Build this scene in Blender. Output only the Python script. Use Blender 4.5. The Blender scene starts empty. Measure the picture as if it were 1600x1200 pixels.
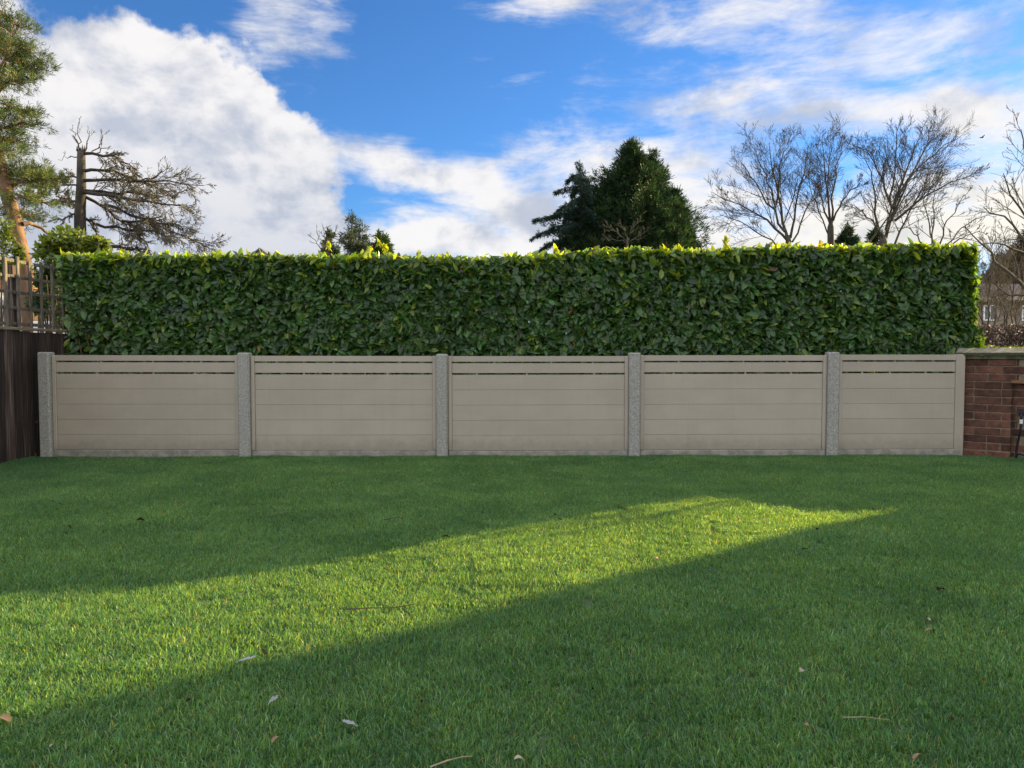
import bpy, math, random
import numpy as np
from mathutils import Vector, Matrix, Euler

random.seed(7)
RNG = np.random.default_rng(7)
SC = bpy.context.scene
COL = SC.collection

# ------------------------------------------------------------------ camera
CAM_H, F, PITCH = 0.97, 1110.0, math.atan(45 / 1110.0)
cam_d = bpy.data.cameras.new('camera')
cam_d.sensor_width = 36.0
cam_d.lens = F / 1600 * 36
cam_d.clip_start, cam_d.clip_end = 0.05, 4000
cam = bpy.data.objects.new('camera', cam_d)
cam.location = (0, 0, CAM_H)
cam.rotation_euler = (math.pi / 2 - PITCH, 0, 0)
COL.objects.link(cam)
SC.camera = cam

# ------------------------------------------------------------------ exposure
SC.view_settings.view_transform = 'Standard'
SC.view_settings.look = 'None'
SC.view_settings.gamma = 1
SC.view_settings.use_curve_mapping = False
SC.view_settings.exposure = 1.5
SC.cycles.max_bounces = 8
SC.cycles.transparent_max_bounces = 8
SC.cycles.use_denoising = True

SUN_AZ, SUN_EL = math.radians(55), math.radians(15.1)   # azimuth clockwise from the view direction

# ------------------------------------------------------------------ sun
sl = bpy.data.lights.new('sun', 'SUN')
sl.energy = 5.0
sl.angle = math.radians(0.55)
sl.color = (1.0, 0.80, 0.38)
sun = bpy.data.objects.new('sun', sl)
sd = Vector((math.sin(SUN_AZ) * math.cos(SUN_EL), math.cos(SUN_AZ) * math.cos(SUN_EL), math.sin(SUN_EL)))
sun.rotation_euler = sd.to_track_quat('Z', 'Y').to_euler()
sun.location = (20, 14, 12)
COL.objects.link(sun)


# ------------------------------------------------------------------ node helper
class NT:
    def __init__(self, nt):
        self.nt = nt

    def n(self, typ, **kw):
        nd = self.nt.nodes.new(typ)
        for k, v in kw.items():
            setattr(nd, k, v)
        return nd

    def set(self, sock, v):
        if isinstance(v, bpy.types.NodeSocket):
            self.nt.links.new(v, sock)
        elif v is not None:
            if sock.type == 'RGBA' and not hasattr(v, '__len__'):
                v = (v, v, v, 1)
            elif sock.type == 'RGBA' and len(v) == 3:
                v = (*v, 1)
            sock.default_value = v

    def m(self, op, a, b=None, c=None, clamp=False):
        nd = self.n('ShaderNodeMath', operation=op, use_clamp=clamp)
        for s, v in zip(nd.inputs, (a, b, c)):
            if v is not None:
                self.set(s, v)
        return nd.outputs[0]

    def ss(self, x, lo, hi, a=0.0, b=1.0):
        nd = self.n('ShaderNodeMapRange', interpolation_type='SMOOTHSTEP')
        for i, v in enumerate((x, lo, hi, a, b)):
            self.set(nd.inputs[i], v)
        return nd.outputs[0]

    def mix(self, f, a, b, blend='MIX'):
        nd = self.n('ShaderNodeMix', data_type='RGBA', blend_type=blend)
        self.set(nd.inputs['Factor'], f)
        self.set(nd.inputs[6], a)
        self.set(nd.inputs[7], b)
        return nd.outputs[2]

    def noise(self, vec, scale, detail=4, rough=0.55, dist=0.0, out=0):
        nd = self.n('ShaderNodeTexNoise')
        if vec is not None:
            self.set(nd.inputs['Vector'], vec)
        nd.inputs['Scale'].default_value = scale
        nd.inputs['Detail'].default_value = detail
        nd.inputs['Roughness'].default_value = rough
        nd.inputs['Distortion'].default_value = dist
        return nd.outputs[out]

    def mapping(self, vec, scale=(1, 1, 1), loc=(0, 0, 0), rot=(0, 0, 0)):
        nd = self.n('ShaderNodeMapping')
        self.set(nd.inputs[0], vec)
        nd.inputs['Location'].default_value = loc
        nd.inputs['Rotation'].default_value = rot
        nd.inputs['Scale'].default_value = scale
        return nd.outputs[0]


# ------------------------------------------------------------------ sky
SKY_STRENGTH = 0.1


def make_world():
    w = bpy.data.worlds.new('World')
    SC.world = w
    w.use_nodes = True
    nt = w.node_tree
    nt.nodes.clear()
    N = NT(nt)
    out = N.n('ShaderNodeOutputWorld')
    bg = N.n('ShaderNodeBackground')
    bg.inputs[1].default_value = SKY_STRENGTH
    nt.links.new(bg.outputs[0], out.inputs[0])
    sky = N.n('ShaderNodeTexSky', sky_type='NISHITA', sun_disc=False)
    sky.sun_elevation = SUN_EL
    sky.sun_rotation = SUN_AZ
    sky.air_density, sky.dust_density, sky.ozone_density = 1.0, 0.2, 3.0
    tc = N.n('ShaderNodeTexCoord').outputs['Generated']
    sp = N.n('ShaderNodeSeparateXYZ')
    nt.links.new(tc, sp.inputs[0])
    x, y, z = sp.outputs
    az = N.m('ARCTAN2', x, y)
    el = N.m('ARCSINE', z)
    # slow warp so that no blob has a clean outline
    wn = N.noise(tc, 5.0, 5, 0.6, 0.0, 1)
    ws = N.n('ShaderNodeSeparateXYZ')
    nt.links.new(wn, ws.inputs[0])
    azw = N.m('ADD', az, N.m('MULTIPLY', N.m('SUBTRACT', ws.outputs[0], 0.5), 0.16))
    elw = N.m('ADD', el, N.m('MULTIPLY', N.m('SUBTRACT', ws.outputs[1], 0.5), 0.10))

    def blob(px, py, rx, ry, rot, wgt, sharp=1.0):
        a0 = math.atan((px - 800) / F)
        e0 = math.atan((555 - py) / F * math.cos(a0))
        du = N.m('SUBTRACT', azw, a0)
        dv = N.m('SUBTRACT', elw, e0)
        c, s = math.cos(math.radians(rot)), math.sin(math.radians(rot))
        u = N.m('ADD', N.m('MULTIPLY', du, c * F / rx), N.m('MULTIPLY', dv, s * F / rx))
        v = N.m('ADD', N.m('MULTIPLY', du, -s * F / ry), N.m('MULTIPLY', dv, c * F / ry))
        r2 = N.m('ADD', N.m('MULTIPLY', u, u), N.m('MULTIPLY', v, v))
        if sharp != 1.0:
            r2 = N.m('POWER', r2, sharp)
        return N.m('MULTIPLY', N.m('POWER', 2.71828, N.m('MULTIPLY', r2, -1.0)), wgt)

    def add(l):
        r = l[0]
        for q in l[1:]:
            r = N.m('ADD', r, q)
        return r

    # heaped cloud bank on the left
    cum = add([blob(190, 235, 220, 150, -8, 1.0, 1.5), blob(335, 215, 118, 88, -30, 0.85, 1.5), blob(60, 300, 260, 200, 0, 0.9, 1.6),
               blob(390, 330, 160, 120, 0, 1.0, 1.7)])
    fb = N.noise(N.mapping(tc, (1, 1, 1.25)), 8.5, 9, 0.60, 0.15)
    cumd = N.ss(N.m('ADD', cum, N.m('ADD', N.m('MULTIPLY', N.m('SUBTRACT', fb, 0.5), 1.5), N.m('MULTIPLY', N.m('SUBTRACT', N.noise(tc, 24.0, 5, 0.6), 0.5), 0.55))), 0.34, 0.62)
    # thin streaky cloud
    st = N.noise(N.mapping(tc, (1.0, 1.0, 3.2), (3, 1, 2), (0, math.radians(7), 0)), 6.0, 9, 0.64, 0.5)
    st2 = N.noise(N.mapping(tc, (1.0, 1.0, 4.0), (9, 4, 2), (0, math.radians(-10), 0)), 17.0, 6, 0.62, 0.3)
    stn = N.m('ADD', N.m('MULTIPLY', st, 0.72), N.m('MULTIPLY', st2, 0.28))
    wis = add([
        blob(650, 285, 230, 38, -14, 0.95), blob(950, 265, 250, 55, 0, 0.95), blob(820, 330, 120, 25, -22, 0.6),
        blob(880, 22, 110, 24, 6, 0.7), blob(1130, 30, 210, 45, 0, 0.8), blob(1440, 65, 220, 50, 4, .85),
        blob(1230, 178, 230, 30, -5, 0.78), blob(1540, 195, 120, 40, 0, 1.0), blob(1420, 365, 330, 52, 0, .95),
        blob(1100, 300, 160, 40, 0, 0.55), blob(455, 45, 92, 62, 35, 0.95), blob(640, 10, 80, 16, 0, 0.35),
        blob(620, 135, 70, 16, -20, 0.25), blob(700, 385, 420, 26, 0, 0.95), blob(600, 400, 2200, 60, 0, 0.5),
        blob(1560, 280, 120, 40, 0, .6)])
    outer = N.m('MAXIMUM', N.ss(N.m('ABSOLUTE', az), 0.70, 0.95), N.ss(el, 0.50, 0.70))
    outer = N.m('MULTIPLY', outer, N.m('ADD', 0.78, N.m('MULTIPLY', N.m('SUBTRACT', N.noise(tc, 2.2, 3, 0.5), 0.5), 1.6)))
    wd = N.m('ADD', N.m('ADD', wis, outer), N.m('MULTIPLY', N.m('SUBTRACT', stn, 0.5), 2.7))
    wisd = N.ss(wd, 0.24, 1.22)
    dens = N.m('SUBTRACT', 1.0, N.m('MULTIPLY', N.m('SUBTRACT', 1.0, cumd), N.m('SUBTRACT', 1.0, wisd)), clamp=True)
    # cloud colour: brilliant edges, grey bellies, warm towards the sun
    fb2 = N.noise(N.mapping(tc, (1, 1, 1.6), (0.025, 0.0, 0.035)), 8.5, 7, 0.58, 0.15)
    rel = N.m('SUBTRACT', fb, fb2)
    shade = N.ss(N.m('ADD', N.m('MULTIPLY', rel, 1.8), N.m('MULTIPLY', N.m('SUBTRACT', N.noise(tc, 3.6, 4, 0.5), 0.5), 0.8)), -0.42, 0.20)
    belly = N.m('MULTIPLY', cumd, N.ss(el, 0.33, 0.10, 0.0, 0.62))
    shade = N.m('SUBTRACT', shade, belly, clamp=True)
    k = 1.0 / SKY_STRENGTH
    ccol = N.mix(shade, tuple(v * k for v in (0.195, 0.21, 0.245)), tuple(v * k for v in (0.345, 0.337, 0.335)))
    sunward = N.ss(az, 0.05, 0.75)
    low = N.ss(el, 0.34, 0.12)
    warm = N.m('MULTIPLY', sunward, low)
    ccol = N.mix(N.m('MULTIPLY', warm, 0.7), ccol, tuple(v * k for v in (0.375, 0.35, 0.285)))
    # clouds overhead and behind the camera, facing the sun: brightness raised to fill shade
    fill_gain = N.ss(N.m('MAXIMUM', N.m('ABSOLUTE', az), N.m('MULTIPLY', el, 1.35)), 0.75, 1.5, 1.0, 2.7)
    cs_ = N.n('ShaderNodeVectorMath', operation='SCALE')
    N.set(cs_.inputs[0], ccol)
    N.set(cs_.inputs['Scale'], fill_gain)
    ccol = cs_.outputs[0]
    blue = N.mix(1.0, sky.outputs[0], (0.285, 0.485, 0.71, 1), 'MULTIPLY')
    col = N.mix(N.m('MULTIPLY', dens, 0.97), blue, ccol)
    nt.links.new(col, bg.inputs[0])


make_world()


# ------------------------------------------------------------------ pixel -> place
def P(px, py, d):
    u, v = (px - 800) / F, (600 - py) / F
    dy = math.cos(PITCH) + v * math.sin(PITCH)
    dz = -math.sin(PITCH) + v * math.cos(PITCH)
    s = d / dy
    return Vector((u * s, d, CAM_H + dz * s))


def G(px, py):
    u, v = (px - 800) / F, (600 - py) / F
    dy = math.cos(PITCH) + v * math.sin(PITCH)
    dz = -math.sin(PITCH) + v * math.cos(PITCH)
    s = -CAM_H / dz
    return Vector((u * s, dy * s, 0))


def ground_z(x, y):
    """gentle unevenness of the lawn"""
    z = 0.012 * np.sin(x * 1.3 + 0.5) * np.sin(y * 1.7 + 1.0) + 0.008 * np.sin(x * 3.1 + y * 2.3)
    g = (x - 2.25) ** 2 / 0.06 + (y - 3.93) ** 2 / 0.004      # worn hollow on the right
    z = z - 0.022 * np.exp(-g)
    return z * np.clip((7.0 - y) / 0.6, 0, 1) - .024


# ------------------------------------------------------------------ object helpers
def tag(o, label=None, cat=None, group=None, kind=None):
    if label:
        o['label'] = label
    if cat:
        o['category'] = cat
    if group:
        o['group'] = group
    if kind:
        o['kind'] = kind
    return o


def thing(name, loc, label, cat, group=None):
    o = bpy.data.objects.new(name, None)
    o.empty_display_size = 0.1
    o.location = loc
    COL.objects.link(o)
    return tag(o, label, cat, group)


def wloc(o):
    v = Vector((0, 0, 0))
    while o is not None:
        v = v + o.location
        o = o.parent
    return v


class MB:
    """collects geometry in world coordinates, then links it as one mesh object"""

    def __init__(self):
        self.v, self.f, self.c = [], [], []
        self.n = 0

    def add(self, verts, faces):
        verts = np.asarray(verts, dtype=np.float64).reshape(-1, 3)
        b = self.n
        self.v.append(verts)
        self.f.extend([tuple(i + b for i in q) for q in faces])
        self.n += len(verts)

    def box(self, c, s, rot=None, bev=0.0):
        hx, hy, hz = s[0] / 2, s[1] / 2, s[2] / 2
        if bev > 0:
            b = min(bev, hx * .9, hy * .9, hz * .9)
            vs, idx = [], {}
            for sx in (-1, 1):
                for sy in (-1, 1):
                    for sz in (-1, 1):
                        for ax in range(3):
                            p = [sx * (hx - b), sy * (hy - b), sz * (hz - b)]
                            p[ax] = (sx * hx, sy * hy, sz * hz)[ax]
                            idx[(sx, sy, sz, ax)] = len(vs)
                            vs.append(p)
            fs = []
            for ax in range(3):
                o1, o2 = [a for a in range(3) if a != ax]
                for s_ in (-1, 1):
                    q = []
                    for a, b_ in ((-1, -1), (1, -1), (1, 1), (-1, 1)):
                        k = [0, 0, 0]
                        k[ax] = s_; k[o1] = a; k[o2] = b_
                        q.append(idx[(*k, ax)])
                    fs.append(tuple(q))
            for ax in range(3):   # edge faces
                o1, o2 = [a for a in range(3) if a != ax]
                for a in (-1, 1):
                    for b_ in (-1, 1):
                        k0 = [0, 0, 0]; k1 = [0, 0, 0]
                        k0[ax] = -1; k1[ax] = 1
                        for k in (k0, k1):
                            k[o1] = a; k[o2] = b_
                        fs.append((idx[(*k0, o1)], idx[(*k1, o1)], idx[(*k1, o2)], idx[(*k0, o2)]))
            for sx in (-1, 1):
                for sy in (-1, 1):
                    for sz in (-1, 1):
                        fs.append(tuple(idx[(sx, sy, sz, ax)] for ax in range(3)))
        else:
            vs = [(x, y, z) for x in (-hx, hx) for y in (-hy, hy) for z in (-hz, hz)]
            fs = [(0, 1, 3, 2), (4, 6, 7, 5), (0, 4, 5, 1), (2, 3, 7, 6), (0, 2, 6, 4), (1, 5, 7, 3)]
        vs = np.array(vs)
        if rot is not None:
            R = np.array(Euler(rot).to_matrix())
            vs = vs @ R.T
        self.add(vs + np.array(c), fs)
        return self

    def hexa(self, lo, hi):
        """two quads (4 corners each) joined"""
        self.add(list(lo) + list(hi), [(3, 2, 1, 0), (4, 5, 6, 7), (0, 1, 5, 4), (1, 2, 6, 5), (2, 3, 7, 6), (3, 0, 4, 7)])
        return self

    def tube(self, pts, radii, sides=5, cap=True):
        pts = np.asarray([tuple(p) for p in pts], dtype=np.float64)
        n = len(pts)
        t = np.empty_like(pts)
        t[1:-1] = pts[2:] - pts[:-2]
        t[0] = pts[1] - pts[0]
        t[-1] = pts[-1] - pts[-2]
        t /= np.linalg.norm(t, axis=1)[:, None] + 1e-12
        ref = np.array((0.31, 0.2, 0.93)) if abs(t[0][2]) < 0.9 else np.array((0.93, 0.31, 0.1))
        a = np.cross(t, ref)
        a /= np.linalg.norm(a, axis=1)[:, None] + 1e-12
        b = np.cross(t, a)
        ang = np.arange(sides) * 2 * math.pi / sides
        r = np.asarray(radii, dtype=np.float64).reshape(-1, 1, 1)
        ring = pts[:, None, :] + r * (a[:, None, :] * np.cos(ang)[None, :, None] + b[:, None, :] * np.sin(ang)[None, :, None])
        fs = []
        for i in range(n - 1):
            for j in range(sides):
                k = (j + 1) % sides
                fs.append((i * sides + j, i * sides + k, (i + 1) * sides + k, (i + 1) * sides + j))
        if cap:
            fs.append(tuple(range(sides - 1, -1, -1)))
            fs.append(tuple((n - 1) * sides + j for j in range(sides)))
        self.add(ring.reshape(-1, 3), fs)
        return self

    def mesh(self, name, mat, origin=(0, 0, 0), smooth=False):
        me = bpy.data.meshes.new(name)
        v = np.concatenate(self.v) - np.array(tuple(origin)) if self.v else np.zeros((0, 3))
        me.from_pydata(v.tolist(), [], self.f)
        if smooth:
            me.polygons.foreach_set('use_smooth', [True] * len(me.polygons))
        if mat:
            me.materials.append(mat)
        return me

    def build(self, name, mat, parent=None, origin=None, smooth=False):
        if parent is not None:
            base = wloc(parent)
            org = Vector(origin) if origin is not None else base
            me = self.mesh(name, mat, org, smooth)
            o = bpy.data.objects.new(name, me)
            o.parent = parent
            o.location = org - base
        else:
            org = Vector(origin) if origin is not None else Vector((0, 0, 0))
            me = self.mesh(name, mat, org, smooth)
            o = bpy.data.objects.new(name, me)
            o.location = org
        COL.objects.link(o)
        return o


def fast_mesh(name, verts, faces, mat, tint=None, smooth=True):
    """verts (n,3), faces (m,k) of one arity, per-vertex tint rgb"""
    me = bpy.data.meshes.new(name)
    m, k = faces.shape
    me.vertices.add(len(verts))
    me.vertices.foreach_set('co', verts.astype(np.float32).ravel())
    me.loops.add(m * k)
    me.loops.foreach_set('vertex_index', faces.astype(np.int32).ravel())
    me.polygons.add(m)
    me.polygons.foreach_set('loop_start', np.arange(0, m * k, k, dtype=np.int32))
    me.polygons.foreach_set('use_smooth', np.full(m, smooth))
    if tint is not None:
        at = me.attributes.new('tint', 'FLOAT_COLOR', 'POINT')
        at.data.foreach_set('color', np.concatenate([tint, np.ones((len(tint), 1))], 1).astype(np.float32).ravel())
    me.update(calc_edges=True)
    me.validate()
    if mat:
        me.materials.append(mat)
    return me


def link(name, me, parent=None, loc=None):
    o = bpy.data.objects.new(name, me)
    COL.objects.link(o)
    if parent is not None:
        o.parent = parent
    if loc is not None:
        o.location = loc
    return o


# ------------------------------------------------------------------ materials
def mat(name, base=(.5, .5, .5), rough=.8, var=0.25, scale=8, detail=5, stretch=(1, 1, 1), dark=None, bump=0.0, bscale=None, objvar=0.0,
        spec=0.4, speck=None, lohi=(.32, .68)):
    m = bpy.data.materials.new(name)
    m.use_nodes = True
    N = NT(m.node_tree)
    b = m.node_tree.nodes['Principled BSDF']
    b.inputs['Roughness'].default_value = rough
    b.inputs['Specular IOR Level'].default_value = spec
    co = N.n('ShaderNodeNewGeometry').outputs['Position']
    vec = N.mapping(co, stretch)
    nz = N.noise(vec, scale, detail, 0.6)
    lo = dark if dark else tuple(c * (1 - var) for c in base)
    hi = base if dark else tuple(min(1, c * (1 + var)) for c in base)
    col = N.mix(N.ss(nz, lohi[0], lohi[1]), lo, hi)
    if speck:
        sc, amt, scol = speck
        sn = N.noise(co, sc, 2, 0.5)
        col = N.mix(N.ss(sn, 0.58 - amt, 0.66 - amt), col, scol)
    if objvar:
        oi = N.n('ShaderNodeObjectInfo').outputs['Random']
        f = N.m('ADD', 1 - objvar, N.m('MULTIPLY', oi, 2 * objvar))
        cm = N.n('ShaderNodeVectorMath', operation='SCALE')
        N.set(cm.inputs[0], col)
        N.set(cm.inputs['Scale'], f)
        col = cm.outputs[0]
    N.set(b.inputs['Base Color'], col)
    if bump:
        bn = N.n('ShaderNodeBump')
        bn.inputs['Strength'].default_value = 0.6
        bn.inputs['Distance'].default_value = bump
        N.set(bn.inputs['Height'], N.noise(vec, bscale or scale * 3, 5, 0.65))
        N.set(b.inputs['Normal'], bn.outputs[0])
    return m


def leaf_mat(name, trans=0.35, rough=0.4, tcol=(1.5, 1.6, 0.5), spec=0.5, big=None):
    """leaf, needle or blade: tint comes from the mesh, light passes through"""
    m = bpy.data.materials.new(name)
    m.use_nodes = True
    nt = m.node_tree
    N = NT(nt)
    b = nt.nodes['Principled BSDF']
    out = nt.nodes['Material Output']
    at = N.n('ShaderNodeAttribute', attribute_name='tint').outputs['Color']
    if big:
        co = N.n('ShaderNodeNewGeometry').outputs['Position']
        s1, lo, hi = big
        f = N.ss(N.noise(co, s1, 4, 0.6), 0.3, 0.7)
        at = N.mix(1.0, at, N.mix(f, lo, hi), 'MULTIPLY')
    N.set(b.inputs['Base Color'], at)
    b.inputs['Roughness'].default_value = rough
    b.inputs['Specular IOR Level'].default_value = spec
    tr = N.n('ShaderNodeBsdfTranslucent')
    N.set(tr.inputs[0], N.mix(1.0, at, (*tcol, 1), 'MULTIPLY'))
    ms = N.n('ShaderNodeMixShader')
    ms.inputs[0].default_value = trans
    nt.links.new(b.outputs[0], ms.inputs[1])
    nt.links.new(tr.outputs[0], ms.inputs[2])
    nt.links.new(ms.outputs[0], out.inputs[0])
    return m


M = {}
M['earth'] = mat('earth', (.075, .07, .035), .95, .4, 3)
M['turf_base'] = mat('turf_base', (.045, .075, .028), .95, .35, 30)
M['paint'] = mat('taupe_paint', (.352, .300, .234), .5, .04, 2.2, 4, (1, 1, 2.0), bump=.0006, bscale=60, objvar=.03)
def weather_paint(m):
    """faint run marks down the boards, green algae film and soil splashed up from the ground"""
    nt = m.node_tree
    N = NT(nt)
    b = nt.nodes['Principled BSDF']
    col = b.inputs['Base Color'].links[0].from_socket
    co = N.n('ShaderNodeNewGeometry').outputs['Position']
    sp = N.n('ShaderNodeSeparateXYZ')
    nt.links.new(co, sp.inputs[0])
    run = N.ss(N.noise(N.mapping(co, (9, 2, .7)), 2.2, 6, .65), .45, .75)
    col = N.mix(N.m('MULTIPLY', run, .09), col, (.17, .15, .125))
    alg = N.m('MULTIPLY', N.ss(N.noise(co, 1.3, 5, .6), .45, .72), .22)
    col = N.mix(alg, col, (.235, .22, .165))
    edge = N.m('ADD', sp.outputs[2], N.m('MULTIPLY', N.noise(co, 14, 5, .65), .22))
    col = N.mix(N.ss(edge, .30, .14, 0, .38), col, (.115, .10, .075))
    col = N.mix(N.ss(N.noise(co, 55, 3, .6), .70, .76, 0, .35), col, (.12, .11, .085))
    N.set(b.inputs['Base Color'], col)


weather_paint(M['paint'])
M['concrete'] = mat('concrete', (.30, .285, .25), .9, .30, 75, 6, bump=.004, bscale=90, speck=(150, .0, (.11, .105, .095)))
M['concrete2'] = mat('gravel_board_concrete', (.24, .22, .18), .9, .25, 12, 7, bump=.002, bscale=50, speck=(110, -.02, (.13, .12, .1)))
M['dark_wood'] = mat('dark_stained_wood', (.15, .118, .098), .85, .5, 5, 7, (16, 16, .5), dark=(.036, .021, .016), bump=.002, objvar=.6, lohi=(.44, .76))
M['rail_wood'] = mat('weathered_rail', (.22, .17, .12), .85, .35, 6, 5, (8, 1, 8), bump=.002)
M['trellis'] = mat('weathered_trellis', (.115, .095, .07), .85, .45, 8, 5, (6, 6, 1), bump=.002, objvar=.2)
M['brick'] = mat('red_brick', (.092, .037, .023), .9, .35, 14, 6, bump=.004, bscale=60, objvar=.42, speck=(40, -.03, (.11, .06, .04)))
M['mortar'] = mat('mortar', (.16, .12, .075), .95, .3, 22, 6, bump=.004)
M['coping'] = mat('coping_stone', (.25, .23, .165), .9, .3, 9, 7, dark=(.075, .075, .045), bump=.004, bscale=40)
M['moss_stone'] = mat('mossy_stone', (.10, .105, .05), .95, .4, 14, 6, bump=.006)
M['tile_sill'] = mat('clay_sill', (.17, .085, .045), .85, .3, 12)
M['black_metal'] = mat('black_metal', (.012, .012, .016), .45, .2, 10)
M['pale_plastic'] = mat('pale_plastic', (.62, .62, .66), .35, .08, 10)
M['bark'] = mat('grey_bark', (.062, .053, .038), .9, .4, 9, 6, (1, 1, .35), bump=.01)
M['twig'] = mat('brown_twig', (.055, .044, .030), .9, .3, 4)
M['pale_twig'] = mat('pale_twig', (.12, .095, .06), .9, .3, 4)
M['dead_bark'] = mat('dead_bark', (.055, .043, .032), .95, .4, 7, 6, (1, 1, .4), bump=.015)
M['dead_twig'] = mat('dead_twig', (.115, .095, .055), .95, .35, 3)
M['pine_bark'] = mat('pine_bark', (.27, .16, .09), .9, .4, 6, 6, (1, 1, .45), dark=(.13, .07, .04), bump=.02, bscale=14)
M['stem'] = mat('hedge_stem', (.075, .055, .035), .9, .3, 12)
M['laurel'] = leaf_mat('laurel_leaf', .42, .30, (3.4, 2.7, 0.4), .55)
M['needle'] = leaf_mat('pine_needle', .25, .5, (1.7, 1.6, .6), .3)
M['conifer'] = leaf_mat('conifer_spray', .22, .6, (1.2, 1.4, .6), .2)
M['shrub'] = leaf_mat('shrub_leaf', .4, .45, (1.9, 1.8, .5), .4)
M['grass'] = leaf_mat('grass_blade', .46, .42, (3.0, 1.95, .22), .35, (1.9, (.74, .82, .84), (1.20, 1.14, 1.10)))
M['brown_leaf'] = leaf_mat('brown_leaf', .12, .7, (1.2, 1.1, .9), .2)
M['house_brick'] = mat('orange_brick', (.36, .15, .07), .9, .25, 5)
M['roof_tile'] = mat('roof_tile', (.13, .095, .07), .9, .3, 6, 4, (1, 1, 6))
M['red_roof'] = mat('red_roof_tile', (.38, .155, .075), .9, .3, 6, 4, (1, 1, 6))
M['render'] = mat('pale_render', (.50, .46, .38), .9, .12, 3)
M['tan_render'] = mat('tan_render', (.23, .18, .135), .9, .2, 1.5, 5)
M['white_paint'] = mat('white_paint', (.75, .74, .71), .5, .05, 3)
M['grey_roof'] = mat('grey_sheet_roof', (.45, .46, .48), .6, .12, 3)
M['slate'] = mat('slate_roof', (.13, .13, .15), .8, .3, 6)
M['glass'] = mat('window_glass', (.04, .05, .06), .08, .1, 2, spec=.6)
M['tan_wood'] = mat('tan_wood', (.33, .23, .13), .85, .3, 5, 5, (5, 5, .6))
M['dry_leaf'] = mat('dry_leaf', (.20, .125, .07), .7, .3, 40)
M['dark_leaf'] = mat('dark_dead_leaf', (.022, .016, .010), 1, .4, 40, spec=.05)
M['pale_leaf'] = mat('pale_dead_leaf', (.28, .25, .16), .7, .2, 40)
M['feather'] = mat('white_feather', (.26, .27, .28), .7, .08, 40)
M['straw'] = mat('straw', (.24, .20, .11), .7, .2, 30)
M['bird'] = mat('bird_feathers', (.04, .04, .045), .7, .2, 10)

# ------------------------------------------------------------------ ground
b = MB()
R_ = 1500
b.add([(-R_, -R_, -.09), (R_, -R_, -.09), (R_, R_, -.09), (-R_, R_, -.09)], [(0, 1, 2, 3)])
tag(b.build('ground', M['earth']), kind='structure')

LAWN_X0, LAWN_X1, LAWN_Y0 = -4.64, 6.6, -1.5


def fence_y(x):
    return 6.93 + 0.020 * x


nx, ny = 113, 90
xs = np.linspace(LAWN_X0, LAWN_X1, nx)
ys = np.linspace(LAWN_Y0, 7.15, ny)
X, Y = np.meshgrid(xs, ys)
Z = ground_z(X, Y)
V = np.stack([X, Y, Z], -1).reshape(-1, 3)
ii = np.arange((nx) * (ny)).reshape(ny, nx)
Fq = np.stack([ii[:-1, :-1], ii[:-1, 1:], ii[1:, 1:], ii[1:, :-1]], -1).reshape(-1, 4)
tag(link('lawn', fast_mesh('lawn', V, Fq, M['turf_base'])), kind='structure')


# ------------------------------------------------------------------ grass: patches of blades set out over the lawn
def grass_patch(seed, size=.25, n=2400):
    r = np.random.default_rng(seed)
    xy = (r.random((n, 2)) - .5) * size
    h = r.normal(.0205, .0055, n).clip(.008, .036)
    w = r.uniform(.0009, .0017, n)
    lean_a = r.normal(math.radians(200), 1.9, n)            # combed a little one way
    lean = r.uniform(.12, 1.15, n)
    yaw = r.uniform(0, 2 * math.pi, n)
    dx, dy = np.cos(lean_a) * np.sin(lean), np.sin(lean_a) * np.sin(lean)
    dz = np.cos(lean)
    sx, sy = np.cos(yaw) * w, np.sin(yaw) * w
    base = np.stack([xy[:, 0], xy[:, 1], np.zeros(n)], -1)
    side = np.stack([sx, sy, np.zeros(n)], -1)
    mid = base + np.stack([dx * h * .38, dy * h * .38, h * .58 * (.5 + .5 * dz)], -1)
    tip = base + np.stack([dx * h, dy * h, h * (.15 + .85 * dz)], -1)
    v = np.stack([base - side, base + side, mid + side * .85, mid - side * .85, tip], 1)
    o = np.arange(n) * 5
    f = np.concatenate([np.stack([o, o + 1, o + 2], -1), np.stack([o, o + 2, o + 3], -1), np.stack([o + 3, o + 2, o + 4], -1)])
    g = r.normal(1, .34, n).clip(.35, 1.9)[:, None]
    c = np.array([[.068, .188, .084]]) * g
    pale = r.random(n) < .32
    c[pale] = np.array([.135, .250, .130]) * g[pale]
    straw = r.random(n) < .022
    c[straw] = np.array([.20, .20, .10]) * g[straw]
    return fast_mesh('grass_patch', v.reshape(-1, 3), f, M['grass'], np.repeat(c, 5, 0), False)


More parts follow.
